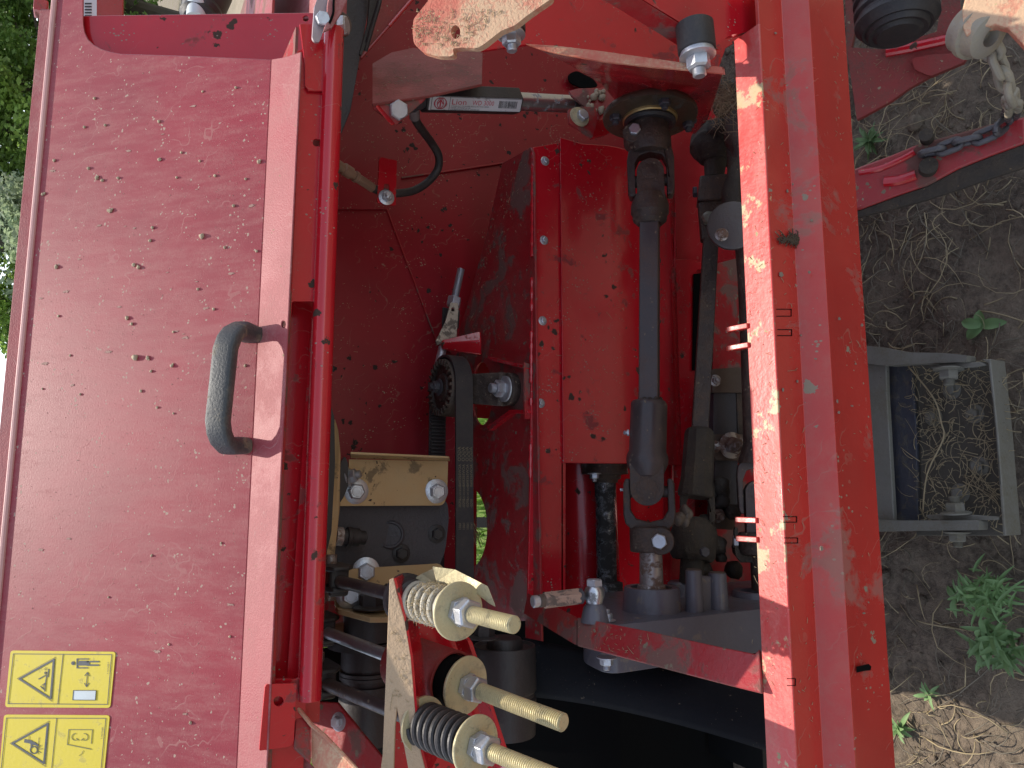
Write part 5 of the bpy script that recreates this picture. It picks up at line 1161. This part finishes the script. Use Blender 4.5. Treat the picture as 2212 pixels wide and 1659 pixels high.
MB().cyl(P(1230,225,y=yh), P(1268,222,y=yh), px(20.5, h1), ch=.003).build('rod_end', M_rubber, hc)
MB().cyl(P(885,222,y=yh), h0+hd_*.004, ra_*.7, ch=.002).build('barrel_end', M_block, hc)
# upper bracket holding the barrel
br = thing('cylinder_bracket', 'dirt smeared folded red bracket holding the left end of the cylinder', 'bracket', P(860, 200, y=1.25))
PU = pplane(P(806,220,y=1.16), P(1040,182,y=1.13), P(900,60,y=1.42))
pl_plate('upper_face', PU, K('B',300,655, 300,400, 420,330, 560,300, 640,320, 997,290, 992,530, 660,602), .005, M_mudred, br)
PL_ = pplane(P(806,218,y=1.158), P(925,204,y=1.14), P(845,268,y=1.165))
pl_plate('lower_face', PL_, K('B',300,652, 655,600, 625,640, 450,792, 425,775, 308,690), .005, M_redd, br)
e = P(859,239,pl=PL_); bolt(br, e, PL_[1], .0175, M_zinc, 'hex', spin=.2)
MB().poly([[P(*K('B',335,672), pl=PL_, off=.001), P(*K('B',440,790), pl=PL_, off=.001), P(*K('B',420,795), pl=PL_, off=.012), P(*K('B',322,680), pl=PL_, off=.012)]], (.004,0,0)).build('rib', M_redc, br, bevel=.001)
# right hand ear
er = thing('cylinder_clevis', 'red welded ear with mud in its corner taking the piston end', 'clevis', P(1270, 240, y=1.2))
PR1 = pplane(P(1230,200,y=1.19), P(1370,178,y=1.15), P(1290,245,y=1.17))
pl_plate('upper_ear', PR1, K('B',1542,575, 1600,558, 1735,556, 1930,518, 1950,545, 1935,590, 1760,720, 1700,790, 1670,700, 1560,605), .006, M_redd, er)
PR2 = pplane(P(1230,235,y=1.16), P(1290,235,y=1.16), P(1280,290,y=1.15))
pl_plate('lower_ear', PR2, rnd_poly(K('B',1540,690, 1620,672, 1712,680, 1722,760, 1690,870, 1600,810, 1545,780), 3), .006, M_redd, er)
MB().poly([[P(u, v, y=1.20) for u, v in K('B',1690,760, 1790,745, 1815,830, 1770,855, 1690,872)]], (0,.01,0)).build('stop_block', M_redc, er, bevel=.001)
q = P(1251,253,pl=PR2); MB().lathe(q, q+PR2[1]*.004, [(0,px(23,q)),(.004,px(22,q))], 30).build('pin_washer', M_goldp, er); bolt(er, q+PR2[1]*.004+V((0,0,-.004)), PR2[1], .0125, M_zinc, 'hex')
b = MB()
for i in range(16): clod(b, P(*K('B', rnd.uniform(1660,1760), rnd.uniform(560,700)), pl=PR1, off=.004), rnd.uniform(.003,.009), i*2.7)
b.build('mud_fill', M_mud, er, raw=True)['kind'] = 'stuff'
# hose
hs = thing('hydraulic_hose', 'curved black hydraulic hose with a hexagonal steel fitting', 'hose', P(950, 330, y=1.3))
hp_ = K('B',572,700, 575,760, 620,830, 675,905, 718,985, 712,1070, 650,1150, 560,1205, 450,1222, 370,1215, 300,1188)
ys_ = [1.24,1.25,1.28,1.32,1.34,1.36,1.37,1.37,1.36,1.36,1.35]
MB().tube(smooth_path([P(u, v, y=y) for (u, v), y in zip(hp_, ys_)], 6), px(8.6, P(950,330,y=1.33)), 16).build('hose', M_rubber, hs)
a_, c_ = P(*K('B',305,1190), y=1.35), P(*K('B',70,1035), y=1.31); L = (c_-a_).length; u1_ = px(1, a_)
MB().lathe(a_, c_, [(0,9*u1_),(.002,11*u1_),(L*.42,11*u1_),(L*.43,9*u1_)], poly=6).build('hex_ferrule', M_copper, hs, bevel=.001)
MB().lathe(a_, c_, [(L*.42,9*u1_),(L*.45,12*u1_),(L*.52,12*u1_),(L*.53,9*u1_),(L*.6,9*u1_),(L*.62,13*u1_),(L*.8,13*u1_),(L*.82,10*u1_),(L,11*u1_)], 20).build('fitting', M_copper, hs)
MB().cyl(P(*K('B',560,690), y=1.225), P(*K('B',568,745), y=1.245), px(11, a_), ch=.001).build('upper_fitting', mat('grey_fitting', (.2,.17,.17), .5, bump=.2), hs)
tb = plate('hose_tab', rnd_poly(K('B',342,990, 455,1015, 448,1300, 330,1280), [2,2,5,5]), .004, M_redc, None, [rnd_poly(K('B',372,1160, 408,1162, 406,1215, 370,1212), 5)], y=1.345)
tag(tb, 'narrow red slotted tab bolted in front of the hose', 'tab'); bolt(tb, P(*K('B',388,1248), y=1.343), (0,-1,.1), .0105, M_zinc, 'nut')
# ------------------------------------------------------------------ big plates at the upper end
tp = thing('upper_linkage', 'group of thick red plates of the linkage above the shafts, partly sunlit', 'linkage', P(1300, 60, y=.85))
yt = .80
b = MB(); fr_pts = K('B',560,120, 553,200, 562,275, 615,328, 715,356, 792,356, 814,345, 806,306, 870,300, 960,304, 1002,282, 1110,196, 1200,160, 1285,92, 1430,-8, 1440,-120, 640,-120, 655,0)
PT = (P(900, 60, y=.84), V((-.15,-math.cos(R(48)),math.sin(R(48)))).normalized())
hk = pl_plate('hook_plate', PT, rnd_poly(fr_pts, 6), .012, M_dustred, tp, holes=[circ(*K('B',826,202), 10, 15, 18)], bevel=.003)
PS = pplane(P(1000,20,y=.80), P(1140,30,y=.78), P(1060,100,y=.795))
# rear faces in the shade
b = MB().poly([[P(u, v, y=.93) for u, v in UV(1040,110, 1140,20, 1200,-60, 1660,-60, 1640,60, 1568,104, 1545,170, 1470,150, 1300,118, 1140,96)]], (0,.006,0)); b.build('upper_cheek', M_redc, tp, bevel=.001)
# lit ledge
YL = lambda u: .80-.16*(u-1134)/426
bl_ = [P(u, v, y=YL(u)) for u, v in UV(1134,94, 1200,98, 1300,110, 1400,124, 1470,134, 1560,144)]
le = [P(u, v, y=YL(u)-.002) for u, v in UV(1160,104, 1200,114, 1300,132, 1400,143, 1470,149, 1562,158)]
MB().poly([bl_+list(reversed(le))], (0,.0,-.005)); b = MB(); n = len(bl_)
b.v = bl_+le+[p+V((0,.002,-.006)) for p in bl_]+[p+V((0,.002,-.006)) for p in le]
for i in range(n-1): b.f += [[i,i+1,n+i+1,n+i],[2*n+i,3*n+i,3*n+i+1,2*n+i+1],[n+i,n+i+1,3*n+i+1,3*n+i],[i,2*n+i,2*n+i+1,i+1]]
b.build('sunlit_ledge', M_dustred, tp, bevel=.001)
# web plate down to the bearing flange
wp = [P(u, v, y=y) for u, v, y in [(1134,92,.805),(1240,118,.762),(1400,140,.702),(1562,154,.642),(1548,200,.92),(1528,260,1.13),(1500,290,1.16),(1330,218,1.16),(1300,182,1.1),(1230,140,.90)]]
b = MB(); mid = P(1420, 175, y=.90); b.v = wp+[mid]+[p+V((0,.006,0)) for p in wp]; 
for i in range(10): b.f += [[i,(i+1)%10,10]]
b.build('web_plate', M_redc, tp, smooth=60)
# black sheet painting the dark inside of a slot
MB().poly([[P(u, v, y=1.575) for u, v in rnd_poly(K('B',1535,470, 1590,445, 1700,500, 1730,548, 1620,555, 1545,520), 8)]], (0,.004,0)).build('slot', M_black, frm)
# upper right bracket in front of the beam end
rb = [P(u, v, y=.665) for u, v in rnd_poly(UV(1330,-40, 1400,6, 1456,40, 1512,78, 1546,100, 1575,76, 1600,72, 1640,62, 1688,22, 1700,-40), [2,3,3,3,6,8,3,10,12,2])]
MB().poly([rb], (0,.010,0)).build('front_cheek', M_redc, tp, bevel=.004)
re_ = [P(u, v, y=.664) for u, v in UV(1330,-34, 1400,10, 1456,45, 1512,82, 1548,104)]; b = MB()
for i in range(4): b.poly([[re_[i], re_[i+1], re_[i+1]+V((0,.03,0)), re_[i]+V((0,.03,0))]], (0,0,-.004))
b.build('cheek_rim', M_redd, tp)
# bolts hanging from the plates
def hang(u, v, y, r, w, u2, v2, m, label=None, bush=True):
    p = P(u, v, y=y); q = P(u2, v2, y=y); d = (q-p).normalized(); b = MB()
    if bush: MB().cyl(p-d*r*2.4, p, r*1.55, seg=32, ch=.001).build('rubber_bush', M_rubber, tp)
    MB().lathe(p, p+d*r*.3, [(0,w),(r*.3,w*.97)], 36).build('washer', M_zinc, tp)
    bolt(tp, p+d*r*.3, d, r, m, 'nut'); return p
hang(1506, 112, .655, .0155, .0215, 1512, 168, M_zinc)
hang(1104, 70, .79, .0125, .017, 1106, 110, M_zinc)
# dark channel and cables between hood and linkage
dc = thing('dark_channel', 'dark steel channel running down behind the hood at the upper edge', 'channel', P(770, 120, y=1.3))
MB().poly([[P(u, v, y=1.28) for u, v in UV(748,-60, 800,-60, 800,0, 780,110, 757,240, 733,300, 728,300, 734,100, 742,0)]], (0,.006,0)).build('channel_web', M_block, dc, bevel=.001)
MB().poly([[P(u, v, y=1.24) for u, v in UV(790,-60, 822,-60, 816,10, 800,70, 781,120, 776,116, 794,50, 798,0)]], (0,.006,0)).build('channel_flange', M_dk, dc, bevel=.001)
MB().poly([[P(u, v, y=1.40) for u, v in UV(800,-60, 920,-60, 893,0, 840,58, 780,126, 776,150, 770,140, 800,40)]], (0,.004,0)).build('dark_panel', M_mudred, dc)
MB().tube([P(897,-10,y=1.39), P(840,57,y=1.39)], .004, 8).build('red_edge', M_redc, dc)
MB().tube([P(840,57,y=1.39), P(780,126,y=1.39)], .0028, 8).build('dark_edge', M_redd, dc)
MB().tube(smooth_path([P(826,-60,y=1.2), P(820,0,y=1.2), P(806,50,y=1.22), P(789,110,y=1.25)], 5), .0045, 10).build('cable', M_rubber, dc)
# latch at the corner of the hood
la = thing('hood_latch', 'worn sheet metal latch with a hexagon bolt at the upper corner of the hood', 'latch', P(700, 50, y=.98))
yl_ = .965
MB().poly([[P(u, v, y=yl_) for u, v in rnd_poly(K('N',480,335, 470,480, 500,528, 560,530, 610,400, 640,200, 680,60, 700,-80, 560,-80, 500,80), [2,4,6,2,2,2,2,2,2,2])]], (0,.004,0)).build('latch_plate', mat('pinkish_grey_plating', (.42,.36,.40), .4, metal=.4, dust=.2, bump=.2), la, bevel=.0008)
MB().poly([[P(u, v, y=yl_-.012) for u, v in K('N',665,60, 690,-80, 960,-80, 900,30, 840,170, 720,350, 610,398, 655,280)]], (0,.006,0)).build('curved_plate', M_strip, la, bevel=.002)
MB().tube(smooth_path([P(u, v, y=yl_-.014) for u, v in K('N',745,-60, 740,60, 735,170, 690,290)], 4), .0016, 8).build('dark_line', M_black, la)
bolt(la, P(*K('N',605,250), y=yl_-.004), (-.2,-1,.2), .0105, M_zinc, 'hex', spin=.5)
MB().cyl(P(*K('N',740,340), y=1.03), P(*K('N',822,310), y=1.0), .018, ch=.001).build('latch_pivot', M_brown, la); bolt(la, P(*K('N',822,325), y=.995), (0,-.6,-.8), .0145, M_zinc, 'hex')
# ------------------------------------------------------------------ what shows above the hood's upper end
um = thing('rear_implement', 'sunlit red panel of the machine beyond the hood', 'machine panel', P(620, 0, y=1.35))
pq = [P(546,40,y=1.615), P(738,40,y=1.0)]; MB().poly([[pq[0], pq[1], at(pq[1],1.3), at(pq[0],1.3)]], (0,.004,-.008)).build('sunlit_panel', M_strip, um)
e = thing('guard_bar', 'red upright bar and sticker plate at the top left corner beyond the hood', 'bar', P(230, 0, y=1.5))
MB().poly([[P(u, v, y=1.55) for u, v in UV(206,-60, 266,-60, 266,60, 206,60)]], (0,.04,0)).build('upright_bar', M_redd, e, bevel=.003)
wp_ = MB().poly([[P(u, v, y=1.545) for u, v in UV(176,-40, 209,-40, 209,46, 176,46)]], (0,.004,0)).build('number_plate', M_stw, e)
b = MB()
for k in range(5):
    u = 183; v = 6+k*6.5; b.poly([[P(u, v, y=1.544), P(u+15, v, y=1.544), P(u+15, v+3, y=1.544), P(u, v+3, y=1.544)]], (0,.0005,0))
b.build('plate_bars', M_inkb, wp_, smooth=0)
MB().poly([[P(u, v, y=1.6) for u, v in UV(254,-60, 268,-60, 268,60, 254,60)]], (0,.02,0)).build('wooden_edge', mat('weathered_brown', (.2,.11,.05), .7, bump=.2), e)
bo = thing('hydraulic_boot', 'black rubber boot with a pale cylinder standing beyond the hood', 'rubber boot', P(428, 20, y=1.9))
c = P(427, 8, y=1.9); U = px(1, c)
MB().lathe(c+V((.10,0,0)), c-V((.12,0,0)), [(0,22*U),(.06,24*U),(.065,21*U),(.14,21*U)], 36).build('pale_cylinder', M_stw, bo)
MB().lathe(c+V((.02,.03,-.02)), c-V((.12,.0,-.02)), [(-.06,44*U),(.0,44*U),(.012,40*U),(.024,43*U),(.036,38*U),(.05,41*U),(.06,30*U)], 40).build('boot', M_rubber, bo)
# ------------------------------------------------------------------ outside, right of the beam
ZB = -1.30
bw = thing('rubber_bellows', 'black corrugated rubber bellows behind the beam at the top edge', 'bellows', P(1945, 40, z=-1.12))
c = P(1940, 78, z=-1.10); U = px(1, c); prf = []
for i in range(9): t = .010+i*.020; prf += [(t, 78*U), (t+.004, 84*U), (t+.010, 84*U), (t+.014, 78*U)]
MB().lathe(c-V((0.0,0,0)), c+V((1,.0,0)), [(0,30*U),(.001,42*U),(.004,45*U),(.006,50*U),(.005,58*U),(.009,61*U),(.013,64*U),(.012,70*U),(.016,74*U)]+[(t_+.012, r_) for t_, r_ in prf], 56).build('bellows_body', M_rubber, bw)
ra2 = thing('pickup_arm', 'muddy dark red arm plate between the beam and the bellows', 'arm', P(1950, 170, z=-1.3))
PM = (P(1950, 170, z=-1.27), V((-.25,-.45,.86)).normalized())
pl_plate('arm_plate', PM, K('C',1080,-60, 1200,-60, 1120,300, 1300,310, 1660,200, 1700,-60, 1800,-60, 1830,210, 1893,300, 1835,392, 1620,480, 1480,560, 1370,640, 1155,758, 1090,300), .02, M_mudred, ra2, bevel=.006)
MB().tube(smooth_path(pp(PM, *K('C',1340,330, 1500,300, 1700,255, 1840,220), off=.004), 4), .009, 10).build('pressed_rib', M_redc, ra2)
pl_plate('pivot_cap', PM, rnd_poly(K('C',1500,370, 1620,345, 1850,330, 1890,300, 1835,392, 1620,482, 1520,440), 8), .02, M_mudred, ra2, off=.014, bevel=.004)
sk = thing('skid_arm', 'curved red skid arm with pressed grooves and worn muddy underside', 'skid', P(2000, 350, z=-1.45))
PK = (P(2000, 350, z=-1.32), V((-.2,-.35,.9)).normalized())
top_ = K('C',1120,1075, 1180,1050, 1360,985, 1530,915, 1760,850, 2000,785, 2220,735); bot_ = K('C',2220,905, 2000,985, 1800,1065, 1600,1172, 1400,1240, 1180,1322, 1120,1340)
pl_plate('arm_face', PK, top_+bot_, .012, M_redd, sk, bevel=.004)
bo2 = K('C',2220,905, 2000,985, 1800,1065, 1600,1172, 1400,1240, 1180,1322, 1120,1340); bo3 = K('C',1120,1385, 1190,1370, 1400,1320, 1600,1265, 1800,1200, 2000,1130, 2220,1060)
pl_plate('worn_underside', PK, bo2+bo3, .012, M_crust, sk, off=-.006, bevel=.003)
MB().tube(smooth_path(pp(PK, *K('C',1330,1150, 1420,1140, 1530,1105), off=.001), 4), .010, 10).build('pressed_groove', M_redc, sk)
MB().tube(smooth_path(pp(PK, *K('C',1170,1090, 1300,1065, 1450,1000, 1520,960), off=.001), 4), .006, 10).build('upper_fold', M_redc, sk)
MB().cyl(P(*K('C',1600,880), pl=PK), P(*K('C',1600,880), pl=PK)+V((0,-.01,.02)), .012).build('arm_stud', M_crust, sk); MB().cyl(P(*K('C',1605,1068), pl=PK), P(*K('C',1605,1068), pl=PK)+V((0,-.01,.014)), .016).build('arm_stud', M_crust, sk)
# chain
ch = thing('lifting_chain', 'steel link chain hanging from a sunlit red bracket and lying along the skid arm', 'chain', P(2150, 100, z=-1.1))
cp = [(2130,88,-.985),(2148,118,-1.005),(2163,150,-1.025),(2172,185,-1.05),(2186,215,-1.08)]
pth = smooth_path([P(u, v, z=z) for u, v, z in cp]+[P(u, v, pl=PK, off=.014) for u, v in UV(2182,250, 2160,276, 2120,296, 2075,308, 2035,322, 1996,332)], 12); acc = [0]
for i in range(1, len(pth)): acc.append(acc[-1]+(pth[i]-pth[i-1]).length)
def along(s_):
    for i in range(1, len(acc)):
        if acc[i] >= s_: t = (s_-acc[i-1])/max(1e-9, acc[i]-acc[i-1]); return pth[i-1].lerp(pth[i], t), (pth[i]-pth[i-1]).normalized()
    return pth[-1], (pth[-1]-pth[-2]).normalized()
pitch = .0285; s_ = .01; k = 0
while s_ < acc[-1]:
    c, t = along(s_); u_, w_ = frame(t); a_ = u_ if k % 2 else w_; b = MB(); pts = []
    for i in range(25):
        an = 2*math.pi*i/24; l_ = math.cos(an); m_ = math.sin(an); e_ = .010 if l_ >= 0 else -.010
        pts.append(c+t*(l_*.0095+(e_ if abs(l_) > .02 else 0))+a_*m_*.0098)
    b.tube(pts, .0053, 10, cap=False); b.build('chain_link', M_chain if s_ < acc[-1]*.5 else M_chaind, ch); s_ += pitch; k += 1
hb = thing('chain_bracket', 'dusty sunlit red bracket with a steel bush at the top right corner', 'bracket', P(2170, 40, z=-.95))
PH = (P(2160, 40, z=-.95), V((-.15,-.45,.88)).normalized())
pl_plate('bracket_plate', PH, K('C',1822,60, 1850,-60, 2300,-60, 2300,380, 2212,285, 2110,175, 2040,158, 1950,170, 1850,230, 1828,180), .02, M_dustred, hb, bevel=.002)
c = P(*K('C',1945,215), z=-.965); MB().lathe(c+V((.02,0.02,0)), c-V((.02,.02,0)), [(0,.030),(.012,.030),(.014,.034),(.022,.034),(.024,.030),(.04,.028),(.044,.02),(.044,.012),(.03,.011)], 36).build('bush', M_chain, hb)
# grey scraper frame close to the ground
gs = thing('ground_bracket', 'grey muddy steel frame with two arms reaching out near the ground', 'steel bracket', P(2010, 950, z=-1.5))
zg = -1.44
def gp_(name, uvs, z, th, m, bevel=.003, r=0): 
    uvs = rnd_poly(uvs, r) if r else uvs
    return MB().poly([[P(u, v, z=z) for u, v in uvs]], (0,0,-th)).build(name, m, gs, bevel=bevel)
gp_('upright_flange', K('F',1180,600, 1260,595, 1360,640, 1375,700, 1340,715, 1345,900, 1388,1659, 1388,1760, 1210,1760), zg, .012, M_greysteel)
gp_('upper_arm', K('F',1200,590, 1300,596, 1480,632, 1700,634, 1850,650, 1850,690, 1700,698, 1500,705, 1340,716, 1200,700), zg+.012, .03, M_greysteel, .004, 3)
gp_('inner_plate', K('F',1335,700, 1500,720, 1530,1100, 1545,1760, 1375,1760), zg-.03, .01, mat('scuffed_blue_black', (.03,.034,.05), .5, dust=.25, dcol=(.1,.085,.07), grime=.3, gcol=(.09,.075,.055), gscale=40, bump=.4), .002)
gp_('muddy_floor', K('F',1490,700, 1990,680, 2090,1659, 2095,1790, 1530,1790), zg-.045, .01, mat('caked_floor_mud', (.075,.065,.05), .9, var=.4, dust=.3, dcol=(.12,.1,.075), bump=1., bscale=60), .002)
gp_('outer_rim', K('F',1940,676, 2000,672, 2050,1150, 2100,1790, 2078,1790, 2030,1150, 1985,700), zg, .05, M_greysteel, .002)
gp_('washer_plate', K('F',1610,730, 1700,700, 1930,690, 1975,710, 1900,725, 1680,735), zg+.0, .008, M_greysteel, .002)
gp_('lower_arm', K('I',1430,90, 1560,96, 2060,92, 2080,100, 2078,155, 1700,160, 1440,166), zg+.012, .03, M_greysteel, .004, 3)
gp_('lower_washer_plate', K('I',1740,60, 1900,48, 2200,70, 2200,92, 1900,94, 1760,88), zg+.0, .008, M_greysteel, .002)
q = P(*K('F',1735,735), z=zg+.002); bolt(gs, q, (-1,0,.1), .018, M_greysteel, 'nut')
q = P(*K('I',1935,52), z=zg+.002); bolt(gs, q, (1,0,.1), .018, M_greysteel, 'nut'); q = P(*K('I',1940,165), z=zg-.01); bolt(gs, q, (-1,0,0), .016, M_greysteel, 'nut')
for u, v in K('F',1755,870, 1900,1020, 1640,1040, 1930,1350, 1810,1520): bolt(gs, P(u, v, z=zg-.045), (0,0,1), .012, M_greysteel, 'flange')
b = MB()
for i in range(420):
    p = P(rnd.uniform(1972, 2165), rnd.uniform(790, 1140), z=zg-.035); L = rnd.uniform(.008, .05); strand(b, p.x, p.y, L, rnd.uniform(.0004, .0011), rnd.uniform(0, 6.3), rnd.uniform(-.4, .4), .001, z=zg-.036+rnd.uniform(0,.008))
pt = smooth_path([P(u, v, z=zg-.02) for u, v in K('F',1480,720, 1640,920, 1690,1080, 1700,1180, 1600,1400, 1572,1640)], 6); b.tube(pt, .0016, 6)
tag(b.build('chaff_straw', M_straw, raw=True), 'straw and chaff caught inside the grey frame', 'straw', kind='stuff')
# chaff and short straw bits stuck to shelf and plates
b = MB()
def stick(pl, uvs, n, m=b):
    for _ in range(n):
        k = rnd.randrange(1, len(uvs)-1); a, c, d = uvs[0], uvs[k], uvs[k+1]; s1_, s2_ = rnd.random(), rnd.random()
        if s1_+s2_ > 1: s1_, s2_ = 1-s1_, 1-s2_
        u = a[0]+(c[0]-a[0])*s1_+(d[0]-a[0])*s2_; v = a[1]+(c[1]-a[1])*s1_+(d[1]-a[1])*s2_
        p = P(u, v, pl=pl, off=.0008); n_ = pl[1]; t, w = frame(n_); an = rnd.uniform(0, 6.3); dr = (t*math.cos(an)+w*math.sin(an))*rnd.uniform(.0008, .0036)*(3 if rnd.random() < .04 else 1)
        m.tube([p-dr, p+n_*.0006, p+dr], rnd.uniform(.0002, .0004), 3)
YP = lambda y: (V((0,y,0)), V((0,-1,0)))
stick((V((0,0,SZ)), V((0,0,1))), UV(1146,330, 1085,380, 1010,680, 985,1000, 1150,1000), 260)
stick(YP(YF-.002), UV(1155,330, 1215,330, 1215,1290, 1145,1290), 60); stick(YP(YF-.03), UV(1225,320, 1350,320, 1350,990, 1225,990), 190)
stick(PT, UV(895,20, 895,100, 1000,100, 1090,20), 260); stick(PA, K('H',580,700, 560,1300, 700,1300, 660,800), 40)
stick((B1, V((0,-1,0))), UV(1680,80, 1730,80, 1790,1600, 1700,1600), 120); stick((V((0,0,BZ)), V((0,0,1))), UV(1612,100, 1665,100, 1680,1500, 1625,1500), 110)
stick(YP(B4.y-.004), UV(1800,60, 1860,60, 1890,1600, 1815,1600), 90); stick(PU, UV(810,150, 1030,110, 1030,175, 815,215), 60); stick(PM, UV(1860,120, 1980,150, 1990,200, 1860,240), 40)
stick(YP(1.59), UV(740,240, 1080,240, 1080,350, 740,350), 60); stick(YP(1.59), UV(720,470, 900,470, 930,900, 720,900), 70); stick(PB, UV(1250,1340, 1400,1370, 1400,1430, 1250,1390), 40)
tag(b.build('chaff', M_straw, raw=True), 'tiny bits of chaff stuck to the red plates', 'chaff', kind='stuff')
